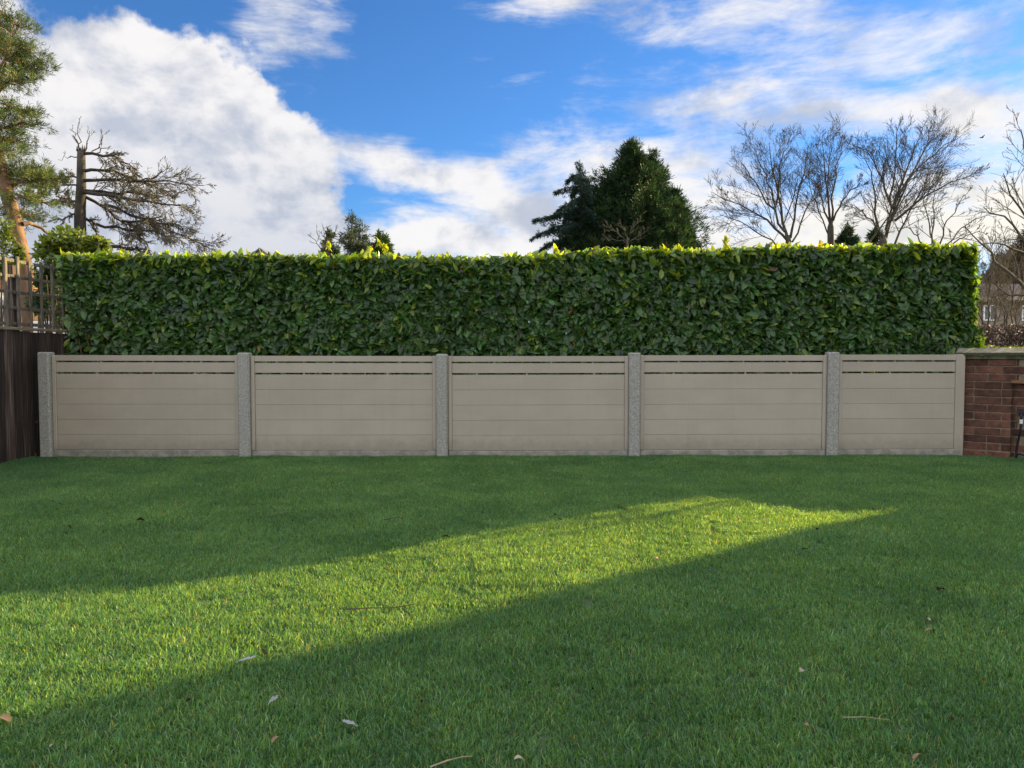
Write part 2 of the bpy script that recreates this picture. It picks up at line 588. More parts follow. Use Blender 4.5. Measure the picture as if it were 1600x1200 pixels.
patch_col = bpy.data.collections.new('grass_patches')
NP_ = 10
for i in range(NP_):
    patch_col.objects.link(bpy.data.objects.new('grass_patch', grass_patch(100 + i)))
pts, idx, rot, scl = [], [], [], []
step = .215
for yy in np.arange(.55, 6.95, step):
    for xx in np.arange(LAWN_X0 + .1, 6.3, step):
        if abs(xx) > yy * .80 + 1.1:
            continue
        x = xx + RNG.uniform(-.03, .03)
        y = yy + RNG.uniform(-.03, .03)
        if y > fence_y(x) - .10:
            y = fence_y(x) - .10
        pts.append((x, y, float(ground_z(x, y))))
        idx.append(int(RNG.integers(0, NP_)))
        rot.append((0, 0, RNG.normal(0, .35) + (math.pi if RNG.random() < .12 else 0)))
        scl.append(RNG.uniform(1.02, 1.14) + .09 * math.sin(x * 5.3 + 1) * math.sin(y * 6.1))
for k in range(150):
    x = RNG.uniform(LAWN_X0 + .12, 4.5)
    y = fence_y(x) - .125 + RNG.normal(0, .012)
    if RNG.random() < .25:
        x, y = LAWN_X0 + .12 + RNG.uniform(0, .03), RNG.uniform(4.5, 6.8)
    pts.append((x, y, float(ground_z(x, y)) - .004))
    idx.append(int(RNG.integers(0, NP_)))
    rot.append((0, 0, RNG.uniform(0, 6.28)))
    scl.append(RNG.uniform(.55, 1.0))
gm = bpy.data.meshes.new('grass')
gm.from_pydata(pts, [], [])
for nm, typ, val in (('idx', 'INT', idx), ('scl', 'FLOAT', scl)):
    a = gm.attributes.new(nm, typ, 'POINT')
    a.data.foreach_set('value', val)
a = gm.attributes.new('rot', 'FLOAT_VECTOR', 'POINT')
a.data.foreach_set('vector', np.array(rot, dtype=np.float32).ravel())
ng = bpy.data.node_groups.new('set_out_grass', 'GeometryNodeTree')
ng.interface.new_socket('Geometry', in_out='INPUT', socket_type='NodeSocketGeometry')
ng.interface.new_socket('Geometry', in_out='OUTPUT', socket_type='NodeSocketGeometry')
gi, go = ng.nodes.new('NodeGroupInput'), ng.nodes.new('NodeGroupOutput')
ci = ng.nodes.new('GeometryNodeCollectionInfo')
ci.inputs[0].default_value = patch_col
ci.inputs[1].default_value = True
ci.inputs[2].default_value = True
ip = ng.nodes.new('GeometryNodeInstanceOnPoints')
ip.inputs['Pick Instance'].default_value = True


def named(nm, typ):
    n = ng.nodes.new('GeometryNodeInputNamedAttribute')
    n.data_type = typ
    n.inputs[0].default_value = nm
    return n.outputs[0]


L_ = ng.links.new
L_(gi.outputs[0], ip.inputs['Points'])
L_(ci.outputs[0], ip.inputs['Instance'])
L_(named('idx', 'INT'), ip.inputs['Instance Index'])
L_(named('rot', 'FLOAT_VECTOR'), ip.inputs['Rotation'])
L_(named('scl', 'FLOAT'), ip.inputs['Scale'])
L_(ip.outputs[0], go.inputs[0])
go_ = link('grass', gm)
md = go_.modifiers.new('grass', 'NODES')
md.node_group = ng
tag(go_, 'short dense green lawn grass with a yellow sunlit streak across it', 'grass', kind='stuff')

# ------------------------------------------------------------------ taupe fence with concrete posts
post_px = [(73, 712, 552), (383, 714, 553), (691, 711, 555), (991, 710, 553), (1300, 709, 552)]
END_X0, END_X1 = 1491, 1505
fence = thing('panel_fence', (0, 6.93, 0), 'low taupe panel fence with concrete posts below the clipped hedge', 'fence')


def at_fence(px, py):
    d = 6.93
    for _ in range(4):
        p = P(px, py, d)
        d = fence_y(p.x)
    return P(px, py, d)


posts = []
for i, (px, yb, yt) in enumerate(post_px):
    t = at_fence(px, yt)
    posts.append((t.x, fence_y(t.x), t.z))
for (x, y, zt) in posts:
    w, dp, ch = .056, .05, .014
    bm_ = MB()
    lean = RNG.normal(0, .002)
    prof = [(-w, dp), (-w, -dp + ch), (-w + ch, -dp), (w - ch, -dp), (w, -dp + ch), (w, dp)]
    lo = [(x + a, y + c - .015, -.05) for a, c in prof]
    hi = [(x + a + lean, y + c - .015, zt) for a, c in prof]
    tp = [(x + a * .82 + lean, y + c * .82 - .015, zt + .012) for a, c in prof]
    n6 = 6
    fs = []
    for k in range(n6):
        j = (k + 1) % n6
        fs += [(k, j, n6 + j, n6 + k), (n6 + k, n6 + j, 2 * n6 + j, 2 * n6 + k)]
    fs += [tuple(range(12, 18))]
    bm_.add(lo + hi + tp, [tuple(q) for q in fs])
    bm_.build('concrete_post', M['concrete'], fence, (x, y, 0))
# bays: heights of board edges as fractions of pixel rows measured in the middle bay
rows = [(555.5, 564.3), (566.6, 582.0), (584.6, 608.0), (608.2, 631.7), (631.9, 655.3), (655.5, 678.8), (679.0, 702.6)]


def zrow(py, y):
    return P(800, py, y).z


ends = [p[0] for p in posts] + [at_fence(1505, 600).x + .056]
for i in range(5):
    xa, xb = ends[i] + .058, ends[i + 1] - .058
    if i == 4:
        xb = at_fence(END_X1, 600).x
    ym = fence_y((xa + xb) / 2)
    ya, yb_ = fence_y(xa), fence_y(xb)
    rz = math.atan2(yb_ - ya, xb - xa)
    off = [-.5, .6, .9, -.6, -1.6][i] - (0, 0, 0, 0, 0)[i]
    shift = -off / 158.0 * 0.9
    tilt = [.002, .0015, -.0008, -.001, 0.0][i]
    cx = (xa + xb) / 2
    zs = [(zrow(r1, ym) + shift, zrow(r0, ym) + shift) for r0, r1 in rows]
    zbot, ztop = zs[-1][0], zs[0][1]
    cw = .036
    pan_o = bpy.data.objects.new('panel', None)
    COL.objects.link(pan_o)
    pan_o.parent = fence
    pan_o.location = Vector((cx, ym, zbot)) - wloc(fence)
    for k, (xc, w) in enumerate(((xa + cw / 2, cw), (xb - (cw if i < 4 else .09) / 2, cw if i < 4 else .09))):
        wide = k == 1 and i == 4
        MB().box((xc, fence_y(xc), (zbot + ztop) / 2 - (.012 if wide else 0)), (w, .052, ztop - zbot + (.03 if wide else 0)), (0, tilt, rz), .004).build(
            'channel', M['paint'], pan_o, (xc, fence_y(xc), zbot))
    il, ir = xa + cw + .001, xb - (cw if i < 4 else .09) - .001
    for k, (z0, z1) in enumerate(zs):
        bd = MB()
        c2 = (il + ir) / 2
        th = .034 if k == 0 else .024
        bd.box((c2, fence_y(c2) + RNG.normal(0, .0006), (z0 + z1) / 2 + (c2 - cx) * -tilt), (ir - il, th, z1 - z0 - .0006), (0, tilt, rz), .0008)
        bd.build('top_rail' if k == 0 else 'board', M['paint'], pan_o, (c2, fence_y(c2), z0))
    # small spacer blocks that hold the two open slots apart
    for gap in (0, 1):
        for q in range(3):
            xx = il + (ir - il) * (.2 + .3 * q + RNG.uniform(-.08, .08))
            zc = (zs[gap][0] + zs[gap + 1][1]) / 2
            MB().box((xx, fence_y(xx) + .002, zc), (.016, .014, zs[gap][0] - zs[gap + 1][1] + .004)).build('spacer', M['paint'], pan_o, (xx, fence_y(xx), zc))
    gb = MB()
    gb.box((cx, ym - .004, (zbot - .06) / 2 - .001), (xb - xa - .004, .046, zbot + .06 - .004), (0, tilt, rz), .006)
    gb.build('gravel_board', M['concrete2'], fence, (cx, ym, 0))

# ------------------------------------------------------------------ dark wooden fence with trellis on the left
LX = -4.66
wf = thing('wooden_fence', (LX, 7, 0), 'dark stained vertical board fence topped with weathered trellis beside the hedge', 'fence')
ZT = P(60, 516, 7.0).z
y = 4.3
bi = 0
while y < 9.6:
    bd = MB()
    wv = .118 + RNG.uniform(-.006, .006)
    zt = ZT - .02 + RNG.uniform(-.008, .008)
    tl = RNG.normal(0, .004)
    # feather-edged: one long edge thick, the other thin, lapped over the next
    lo = [(LX + .004, y, -.04), (LX + .024, y, -.04), (LX + .012, y + wv, -.04), (LX + .004, y + wv, -.04)]
    hi = [(a, c + tl, zt) for a, c, _ in lo]
    bd.hexa(lo, hi)
    bd.build('board', M['dark_wood'], wf, (LX, y, 0))
    y += wv - .004 + RNG.uniform(0, .006)
    bi += 1
rl = MB()
for zz in (.3, .95):
    rl.box((LX - .03, 6.95, zz), (.05, 5.3, .07))
rl.build('rail', M['dark_wood'], wf, (LX, 7, .3))
cp = MB()
cp.box((LX + .008, 6.95, ZT + .004), (.062, 5.3, .026), None, .004)
cp.build('cap_rail', M['rail_wood'], wf, (LX, 7, ZT))
tr = MB()
TT = P(60, 409, 7.0).z
for k in range(5):
    zz = ZT + .05 + k * (TT - ZT - .08) / 4
    tr.box((LX - .012, 6.4, zz), (.018, 4.2, .030), (RNG.normal(0, .003), 0, 0), .003)
tro = tr.build('trellis', M['trellis'], wf, (LX, 6.4, ZT))
y = 4.4
while y < 8.45:
    zt = TT + RNG.uniform(-.02, .02)
    MB().box((LX + .008, y, (ZT + .018 + zt) / 2), (.018, .034, zt - ZT - .018), (RNG.normal(0, .006), 0, 0), .003).build('batten', M['trellis'], tro, (LX, y, ZT))
    y += .165 + RNG.uniform(-.006, .006)
for yy in (4.9, 6.75, 8.55):
    MB().box((LX - .08, yy, (ZT + .6) / 2), (.09, .09, ZT + .6), None, .005).build('fence_post', M['dark_wood'], wf, (LX, yy, 0))

# ------------------------------------------------------------------ brick wall on the right
A0 = at_fence(1507, 706)
bw = thing('brick_wall', (A0.x, A0.y, 0), 'dark red brick garden wall with mossy stone coping beside the fence', 'wall')
BR_H, BR_J = .0655, .0095
# plan of the outer face, curving towards the camera
ctrl = [Vector((4.46, 7.05)), Vector((4.60, 6.935)), Vector((4.755, 6.775)), Vector((4.86, 6.655)), Vector((5.03, 6.63)), Vector((5.45, 6.71)), Vector((6.1, 6.83))]
seg = [0]
for a_, b_ in zip(ctrl, ctrl[1:]):
    seg.append(seg[-1] + (b_ - a_).length)
PATH_L = seg[-1]


def on_path(s, off=0.0):
    s = max(0, min(PATH_L - 1e-5, s))
    for k in range(len(ctrl) - 1):
        if s <= seg[k + 1]:
            t = (s - seg[k]) / (seg[k + 1] - seg[k])
            d = (ctrl[k + 1] - ctrl[k]).normalized()
            # smoothed tangent
            d0 = (ctrl[min(k + 1, len(ctrl) - 1)] - ctrl[max(k - 1, 0)]).normalized()
            d1 = (ctrl[min(k + 2, len(ctrl) - 1)] - ctrl[k]).normalized()
            dt = (d0 * (1 - t) + d1 * t).normalized()
            n = Vector((-dt.y, dt.x))     # away from the lawn
            p = ctrl[k].lerp(ctrl[k + 1], t) + n * off
            return p, dt


def path_edge(s, off):
    p, d = on_path(s, off)
    return p


S_STEP = .415                # where the recess starts
WALL_TOP = P(1540, 561, 6.9).z
SILL_Z = P(1590, 597, 6.7).z
core = MB()
nseg = 16
for k in range(nseg):
    s0, s1 = PATH_L * k / nseg, PATH_L * (k + 1) / nseg
    q = [path_edge(s0, .078), path_edge(s1, .078), path_edge(s1, .31), path_edge(s0, .31)]
    core.hexa([(v.x, v.y, -.05) for v in q], [(v.x, v.y, WALL_TOP) for v in q])
core.build('wall_core', M['mortar'], bw, (A0.x, A0.y, 0))
mort = MB()
brk = sorted([S_STEP] + [PATH_L * k / 24 for k in range(25)])
for s0, s1 in zip(brk, brk[1:]):
    if s1 - s0 < .001:
        continue
    for (z0, z1, rec) in ((-.05, SILL_Z, True), (SILL_Z, WALL_TOP - .002, False)):
        o0 = .0045 if not (rec and s0 > S_STEP - .01) else .062
        q = [path_edge(s0, o0), path_edge(s1, o0), path_edge(s1, .0775), path_edge(s0, .0775)]
        mort.hexa([(v.x, v.y, z0) for v in q], [(v.x, v.y, z1) for v in q])
mort.build('mortar', M['mortar'], bw, (A0.x, A0.y, 0))
zc = -.03
course = 0
BL = .218
while zc + BR_H < WALL_TOP + .01:
    h_ = min(BR_H, WALL_TOP - zc)
    s = -(.11 if course % 2 else 0)
    first = True
    while s < PATH_L - .05:
        ln = BL if RNG.random() > .16 else .103
        s0, s1 = max(.001, s), min(s + ln, PATH_L)
        recess = zc + BR_H / 2 < SILL_Z
        pieces = [(s0, s1)]
        if recess and s0 < S_STEP < s1:
            pieces = [(s0, S_STEP), (S_STEP + .004, s1)]
        for (a, c) in pieces:
            if c - a < .02:
                continue
            off = .058 if (recess and a > S_STEP - .01) else 0.0
            j = RNG.normal(0, .0012)
            q = [path_edge(a, off + j), path_edge(c, off + j), path_edge(c, off + .076 if off == 0 else off + .012), path_edge(a, off + .076 if off == 0 else off + .012)]
            bm_ = MB()
            zj = RNG.normal(0, .0012)
            ctr = (q[0] + q[1] + q[2] + q[3]) / 4
            # chamfered front: three rings
            e = .004
            rings = []
            for z_, ins in ((zc + zj, e), (zc + zj + e, 0), (zc + zj + h_ - e, 0), (zc + zj + h_, e)):
                dq = (q[1] - q[0]).normalized()
                nq = (q[3] - q[0]).normalized()
                rings.append([(*(q[0] + dq * ins + nq * ins), z_), (*(q[1] - dq * ins + nq * ins), z_), (*q[2], z_), (*q[3], z_)])
            vs = [v for r in rings for v in r]
            fs = [(3, 2, 1, 0), (12, 13, 14, 15)]
            for r in range(3):
                for k in range(4):
                    kk = (k + 1) % 4
                    fs.append((r * 4 + k, r * 4 + kk, r * 4 + 4 + kk, r * 4 + 4 + k))
            bm_.add(vs, fs)
            bm_.build('brick', M['brick'], bw, (ctr.x, ctr.y, zc))
        s += ln + BR_J
    zc += BR_H + BR_J
    course += 1
sl_ = MB()
for k in range(10):
    s0 = S_STEP + .002 + (PATH_L - S_STEP - .002) * k / 10
    s1 = S_STEP + .002 + (PATH_L - S_STEP - .002) * (k + 1) / 10
    q = [path_edge(s0, -.022), path_edge(s1, -.022), path_edge(s1, .074), path_edge(s0, .074)]
    sl_.hexa([(v.x, v.y, SILL_Z - .012) for v in q], [(v.x, v.y, SILL_Z + .016) for v in q])
sl_.build('sill', M['tile_sill'], bw, (path_edge(.8, 0).x, path_edge(.8, 0).y, SILL_Z))
# coping: mossy under-course and weathered slabs with a pitched top
uc = MB()
for k in range(16):
    s0, s1 = PATH_L * k / 16, PATH_L * (k + 1) / 16
    q = [path_edge(s0, -.022), path_edge(s1, -.022), path_edge(s1, .335), path_edge(s0, .335)]
    uc.hexa([(v.x, v.y, WALL_TOP + .001) for v in q], [(v.x, v.y, WALL_TOP + .034) for v in q])
uc.build('coping_course', M['moss_stone'], bw, (A0.x, A0.y, WALL_TOP))


def paint_edge_shade(m, z):
    """shade along the coping drip edge, painted into the stone colour"""
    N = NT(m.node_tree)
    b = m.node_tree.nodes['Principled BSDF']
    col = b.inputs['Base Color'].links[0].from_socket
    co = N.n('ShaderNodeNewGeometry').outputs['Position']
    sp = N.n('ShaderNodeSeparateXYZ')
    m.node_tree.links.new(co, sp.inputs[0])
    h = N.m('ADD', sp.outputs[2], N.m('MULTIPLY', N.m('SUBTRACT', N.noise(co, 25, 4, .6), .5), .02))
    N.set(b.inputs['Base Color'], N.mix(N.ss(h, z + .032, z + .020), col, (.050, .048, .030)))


paint_edge_shade(M['coping'], WALL_TOP + .036)  # slab edges darkened in colour to read as shaded
nslab = 3
for k in range(nslab):
    s0, s1 = PATH_L * k / nslab + .004, PATH_L * (k + 1) / nslab - .004
    cs = MB()
    sub = 5
    ring = []
    for t in range(sub + 1):
        s = s0 + (s1 - s0) * t / sub
        p0, p1, p2 = path_edge(s, -.055), path_edge(s, .16), path_edge(s, .37)
        if k == 0 and t == 0:
            dd = on_path(.01)[1] * -.05
            p0, p1, p2 = p0 + dd, p1 + dd, p2 + dd
        zb = WALL_TOP + .036
        ring += [(*p0, zb), (*p0, zb + .026), (*p1, zb + .075), (*p2, zb + .026), (*p2, zb)]
    fs = [tuple(range(5))[::-1], tuple(sub * 5 + q for q in range(5))]
    for t in range(sub):
        for q in range(5):
            qq = (q + 1) % 5
            fs.append((t * 5 + q, t * 5 + qq, t * 5 + 5 + qq, t * 5 + 5 + q))
    cs.add(ring, fs)
    pm = path_edge((s0 + s1) / 2, .1)
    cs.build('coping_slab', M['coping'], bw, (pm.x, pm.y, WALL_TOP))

# garden tap on the wall
tp, td = on_path(S_STEP + .085, .055)
tn = Vector((td.y, -td.x))         # out of the wall
tz = P(1590, 648, 6.65).z
tap = thing('garden_tap', (tp.x, tp.y, tz), 'black outdoor tap with pale hose connector fixed to the brick wall', 'tap')


def tw(a, o, z):
    return (tp.x + td.x * a + tn.x * o, tp.y + td.y * a + tn.y * o, tz + z)


MB().tube([tw(0, 0, .0), tw(0, .012, 0)], [.028, .026], 12).build('wall_plate', M['black_metal'], tap)
MB().tube([tw(0, .012, 0), tw(0, .05, 0), tw(0, .085, .0), tw(0, .105, -.012), tw(0, .11, -.05)], [.013, .014, .014, .013, .011], 10).build('spout', M['black_metal'], tap, smooth=True)
MB().tube([tw(0, .058, .01), tw(0, .058, .04)], [.010, .008], 8).build('spindle', M['black_metal'], tap)
MB().box(tw(0, .058, .046), (.075, .016, .014), (0, 0, math.atan2(td.y, td.x)), .005).build('handle', M['black_metal'], tap)
MB().tube([tw(0, .11, -.045), tw(0, .11, -.085)], [.014, .013], 10).build('hose_connector', M['pale_plastic'], tap)
hs = MB()
hp = [tw(0, .11, -.08), tw(-.005, .105, -.16), tw(-.02, .07, -.26), tw(-.03, .05, -.36), tw(-.03, .045, -.50), tw(-.02, .06, -tz + .03), tw(.08, .10, -tz + .02), tw(.3, .14, -tz + .02)]
hp = [Vector(q) for q in hp]
dense = []
for k in range(len(hp) - 1):
    p0, p1, p2, p3 = hp[max(k - 1, 0)], hp[k], hp[k + 1], hp[min(k + 2, len(hp) - 1)]
    for t in np.linspace(0, 1, 6)[:-1]:
        dense.append(.5 * ((2 * p1) + (p2 - p0) * t + (2 * p0 - 5 * p1 + 4 * p2 - p3) * t * t + (3 * p1 - 3 * p2 + p3 - p0) * t ** 3))
dense.append(hp[-1])
hs.tube(dense, [.010] * len(dense), 8)
tag(hs.build('garden_hose', M['black_metal'], None, (tp.x, tp.y, 0), True), 'thin black hose hanging down from the wall tap', 'hose')

# ------------------------------------------------------------------ laurel hedge
HD = 7.32
HX0, HX1 = LX + .03, P(1528, 450, HD).x
top_px = [(60, 394), (130, 398), (400, 399), (690, 401), (760, 404), (850, 397), (940, 391), (1100, 389), (1300, 385), (1500, 383), (1530, 384)]


def hedge_top(x):
    px = 800 + x / HD * F
    return np.interp(px, [a for a, _ in top_px], [P(800, c, HD).z for _, c in top_px])


def vnoise(x, z, s=0):
    return (np.sin(x * 2.3 + s) * np.sin(z * 3.1 + 1.3 * s) + .6 * np.sin(x * 5.7 + z * 4.1 + s) + .4 * np.sin(x * 11.3 - z * 9.2 + 2 * s)) / 2


hedge = thing('laurel_hedge', ((HX0 + HX1) / 2, HD + .45, 0), 'long clipped laurel hedge with glossy green leaves behind the low fence', 'hedge')
HB = wloc(hedge)
HDEPTH = .95

# leaf template: 5 stations along the midrib, folded and curled
ST = np.array([0, .22, .5, .78, 1.0])
WD = np.array([.03, .17, .215, .14, 0.0])
lv = []
for s, w in zip(ST, WD):
    lv += [(s, -w, .10 * w / .2 * .35), (s, 0, -.02), (s, w, .10 * w / .2 * .35)]
lv = np.array(lv)
lv[:, 2] += -.13 * (lv[:, 0] - .35) ** 2 * 1.6 + .0
lf = []
for k in range(4):
    for q in range(2):
        a = k * 3 + q
        if k == 3:
            lf.append((a, a + 4 - (0 if q else 0) if False else 13, a + 1))
        else:
            lf += [(a, a + 3, a + 4), (a, a + 4, a + 1)]
lf = np.array(lf)


def frames(n, out, up_bias, spread, r):
    """random leaf frames: normal scattered round `out`, tip scattered in the leaf plane with a bias upward"""
    nrm = np.asarray(out) + r.normal(0, spread, (n, 3))
    nrm /= np.linalg.norm(nrm, axis=1)[:, None]
    tip = r.normal(0, 1, (n, 3)) + np.asarray(up_bias)
    tip -= (tip * nrm).sum(1)[:, None] * nrm
    tip /= np.linalg.norm(tip, axis=1)[:, None]
    side = np.cross(nrm, tip)
    return tip, side, nrm


def leaves(pos, tip, side, nrm, size, wid):
    n = len(pos)
    Rm = np.stack([tip * size[:, None], side * (size * wid)[:, None], nrm * size[:, None]], 1)      # n,3,3
    v = np.einsum('vk,nkj->nvj', lv, Rm) + pos[:, None, :]
    f = lf[None] + (np.arange(n) * len(lv))[:, None, None]
    return v, f


def laurel_tint(n, r, young=.06):  # young: share of yellow leaves, for new growth and the painted backlit rim
    g = r.normal(1, .34, n).clip(.3, 2.0)[:, None]
    c = np.array([[.043, .100, .026]]) * g
    k = r.random(n)
    m1 = k < .30
    c[m1] = np.array([.060, .128, .030]) * g[m1]
    m2 = k > 1 - young  # yellow leaves: new growth, and the painted backlit rim on top
    c[m2] = np.array([.150, .215, .028]) * g[m2]
    m3 = (k > .5) & (k < .503)
    c[m3] = np.array([.17, .10, .03]) * g[m3]
    return c


r = np.random.default_rng(21)
groups = []


def shell(n, kind):
    x = r.uniform(HX0, HX1, n)
    dep = r.exponential(.07, n).clip(0, .30)
    if kind == 'front':
        z = .82 + (hedge_top(x) - .84) * r.random(n) ** .95
        bulge = .045 * vnoise(x, z, 1)
        # thin and hollow at the lower left corner, where stems show
        keep = ~((x < HX0 + .55) & (z < 1.45) & (r.random(n) < .55 + .35 * (1.45 - z)))
        gaps = (vnoise(x * 1.1, z * 1.3, 4) > .62) & (r.random(n) < .55)
        keep &= ~gaps
        y = HD + dep - bulge + .02 + .10 * (z < .98) * r.random(n)
        pos = np.stack([x, y, z], -1)[keep]
        fr = frames(len(pos), (0, -.75, .45), (0, -.35, .15), .42, r)
    elif kind == 'low':
        z = r.uniform(.05, .85, n)
        pos = np.stack([x, HD - .12 + dep * 1.3, z], -1)
        fr = frames(n, (0, -.8, .4), (0, -.3, .2), .5, r)
    elif kind == 'top':
        y = r.uniform(HD - .01, HD + HDEPTH, n)
        z = hedge_top(x) - dep * .9 + .022 * vnoise(x * 2, y * 3, 2)
        pos = np.stack([x, y, z], -1)
        up_ = r.random(n) < .5
        pos[:, 2] += np.where(up_, r.uniform(-.03, .03, n), 0)
        fa = frames(n, (.15, -.1, .8), (0, -.2, 1.1), .5, r)
        fb_ = frames(n, (-.2, -.7, .25), (0, 0, 2.2), .5, r)
        fr = tuple(np.where(up_[:, None], b_, a_) for a_, b_ in zip(fa, fb_))
    elif kind == 'end':
        y = r.uniform(HD, HD + HDEPTH, n)
        z = .1 + (hedge_top(np.full(n, HX1)) - .12) * r.random(n)
        xx = HX1 - dep + .03 * vnoise(y * 2, z * 2, 3) + .07 * np.exp(-((z - 1.12) / .13) ** 2)
        pos = np.stack([xx, y, z], -1)
        fr = frames(n, (.8, -.2, .35), (.3, -.3, .2), .45, r)
    elif kind == 'core':
        z = .5 + (hedge_top(x) - .56) * r.random(n)
        pos = np.stack([np.minimum(x, HX1 - .08), HD + r.uniform(.25, .65, n), z], -1)
        fr = frames(n, (0, -.9, .3), (0, 0, .2), .4, r)
    else:
        z = .1 + (hedge_top(x) - .12) * r.random(n)
        pos = np.stack([x, HD + HDEPTH - dep, z], -1)
        fr = frames(n, (0, .8, .4), (0, .4, .2), .45, r)
    return pos, fr


allp, allt, alls, alln = [], [], [], []
nfront = 0
for kind, n in (('front', 27000), ('top', 13000), ('end', 3600), ('low', 2600), ('back', 8500), ('core', 13000)):
    p, (t, s, nn) = shell(n, kind)
    if kind == 'front':
        nfront = len(p)
    allp.append(p); allt.append(t); alls.append(s); alln.append(nn)
# sprouts standing above the clipped top
for px, py in ((512, 378), (592, 372), (578, 384), (602, 378), (700, 394), (868, 383), (925, 386), (978, 387), (1035, 381), (1058, 382), (1134, 368), (1134, 376),
               (1180, 384), (1226, 378), (1282, 374), (1345, 380), (1440, 380), (1500, 378), (435, 392), (345, 392), (260, 390), (190, 388), (655, 392), (790, 394)):
    dd = HD + r.uniform(.05, .35)
    c = P(px, py, dd)
    n = 8
    base = np.array(c) + np.array((0, 0, -.075))
    ang = r.uniform(0, 2 * math.pi, n)
    tl = np.stack([np.cos(ang) * .55, np.sin(ang) * .55, r.uniform(.6, 1.2, n)], -1)
    tl /= np.linalg.norm(tl, axis=1)[:, None]
    nn = np.stack([-np.cos(ang), -np.sin(ang), r.uniform(.4, .7, n)], -1)
    nn -= (nn * tl).sum(1)[:, None] * tl
    nn /= np.linalg.norm(nn, axis=1)[:, None]
    allp.append(base + r.normal(0, .014, (n, 3)) + np.array((0, 0, 1)) * r.uniform(0, .05, (n, 1)))
    allt.append(tl); alls.append(np.cross(nn, tl)); alln.append(nn)
nbulk = sum(len(p) for p in allp[:6])
POS, TIP, SID, NRM = (np.concatenate(q) for q in (allp, allt, alls, alln))
n = len(POS)
SIZE = r.normal(.114, .022, n).clip(.06, .17)
SIZE[nbulk:] *= .72
WID = r.uniform(.72, 1.1, n)
TINT = laurel_tint(n, r)
topi = np.arange(nfront, nfront + 13000)
TINT[topi] = laurel_tint(len(topi), r, .62)  # many more yellow leaves on top: backlight put into their colour
TINT[nbulk:] = np.array([.20, .25, .03]) * r.normal(1, .15, (n - nbulk, 1))  # sprouts tinted lighter too, adding to the painted glow of the rim
POS = POS - TIP * (SIZE * .5)[:, None]
# the 300 outermost leaves of the clipped face are single objects
vis = np.zeros(n)
vis[:nfront] = -(POS[:nfront, 1] - HD) + .8 * np.abs(NRM[:nfront, 1]) * SIZE[:nfront] + .5 * SIZE[:nfront]
vis[:nfront][(POS[:nfront, 2] < 1.02)] = -9
single = np.argsort(-vis[:nfront])[:300]
rest = np.setdiff1d(np.arange(n), single)
v, f = leaves(POS[rest] - np.array(HB), TIP[rest], SID[rest], NRM[rest], SIZE[rest], WID[rest])
fo = link('foliage', fast_mesh('foliage', v.reshape(-1, 3), f.reshape(-1, 3), M['laurel'], np.repeat(TINT[rest], len(lv), 0)), hedge)
fo['kind'] = 'stuff'
leaf_me = []
for k in range(10):
    tnt = laurel_tint(1, np.random.default_rng(900 + k), .1)
    leaf_me.append(fast_mesh('leaf', lv * np.array((1, .78 + .03 * k, 1)), lf, M['laurel'], np.repeat(tnt, len(lv), 0)))
for i, k in enumerate(single):
    o = link('leaf', leaf_me[i % 10], hedge)
    mm = Matrix.Identity(4)
    for a in range(3):
        mm[a][0], mm[a][1], mm[a][2] = TIP[k][a] * SIZE[k], SID[k][a] * SIZE[k], NRM[k][a] * SIZE[k]
        mm[a][3] = POS[k][a] - HB[a]
    o.matrix_local = mm
sm = MB()
rs = random.Random(5)
for k in range(330):
    x = HX0 + .05 + (HX1 - HX0 - .15) * (k + rs.random()) / 330
    y0 = HD + .12 + rs.random() * .55
    zt = hedge_top(x) - .06 - rs.random() * .5
    pts_ = [(x, y0 + .1, 0)]
    dx = rs.gauss(0, .18)
    dy = rs.choice((-1, 0, 1)) * rs.random() * .25
    for t in (.35, .65, 1):
        pts_.append((min(HX1 - .04, x + dx * t + rs.gauss(0, .03)), min(max(HD + .06, y0 + dy * t), HD + .85), zt * t))
    sm.tube(pts_, [.012, .010, .007, .004], 4, False)
for q in ((130, 470, 165, 545), (118, 500, 150, 470), (180, 450, 176, 500), (140, 545, 120, 480)):
    a_, c_ = P(q[0], q[1], HD + .06), P(q[2], q[3], HD + .10)
    sm.tube([a_, a_.lerp(c_, .5) + Vector((.01, 0, .01)), c_], [.006, .008, .010], 5)
so = sm.build('stems', M['stem'], hedge)
so['kind'] = 'stuff'


# ------------------------------------------------------------------ trees
def nrmz(v):
    return v / (np.linalg.norm(v) + 1e-12)


def grow(mb, p, d, L, r0, lvl, maxlvl, g, cfg, leafpts=None):
    """one branch and, recursively, its side branches"""
    ns = 3 if lvl >= maxlvl else (5 if L > .8 else 4)
    pts_ = [p]
    dd = d
    for i in range(ns):
        dd = nrmz(dd + g.normal(0, cfg['wob'], 3) + np.array((0, 0, cfg['up'])))
        pts_.append(pts_[-1] + dd * L / ns)
    rt = max(cfg['rmin'], r0 * .35)
    rad = np.linspace(max(r0, cfg['rmin']), rt, ns + 1)
    mb.tube(pts_, rad, 5 if r0 > .04 else (4 if r0 > .018 else 3), False)
    if leafpts is not None and lvl >= maxlvl - 1:
        leafpts.append((np.array(pts_[-1]), dd))
    if lvl < maxlvl:
        spawn(mb, pts_, rad, L, lvl, maxlvl, g, cfg, leafpts)


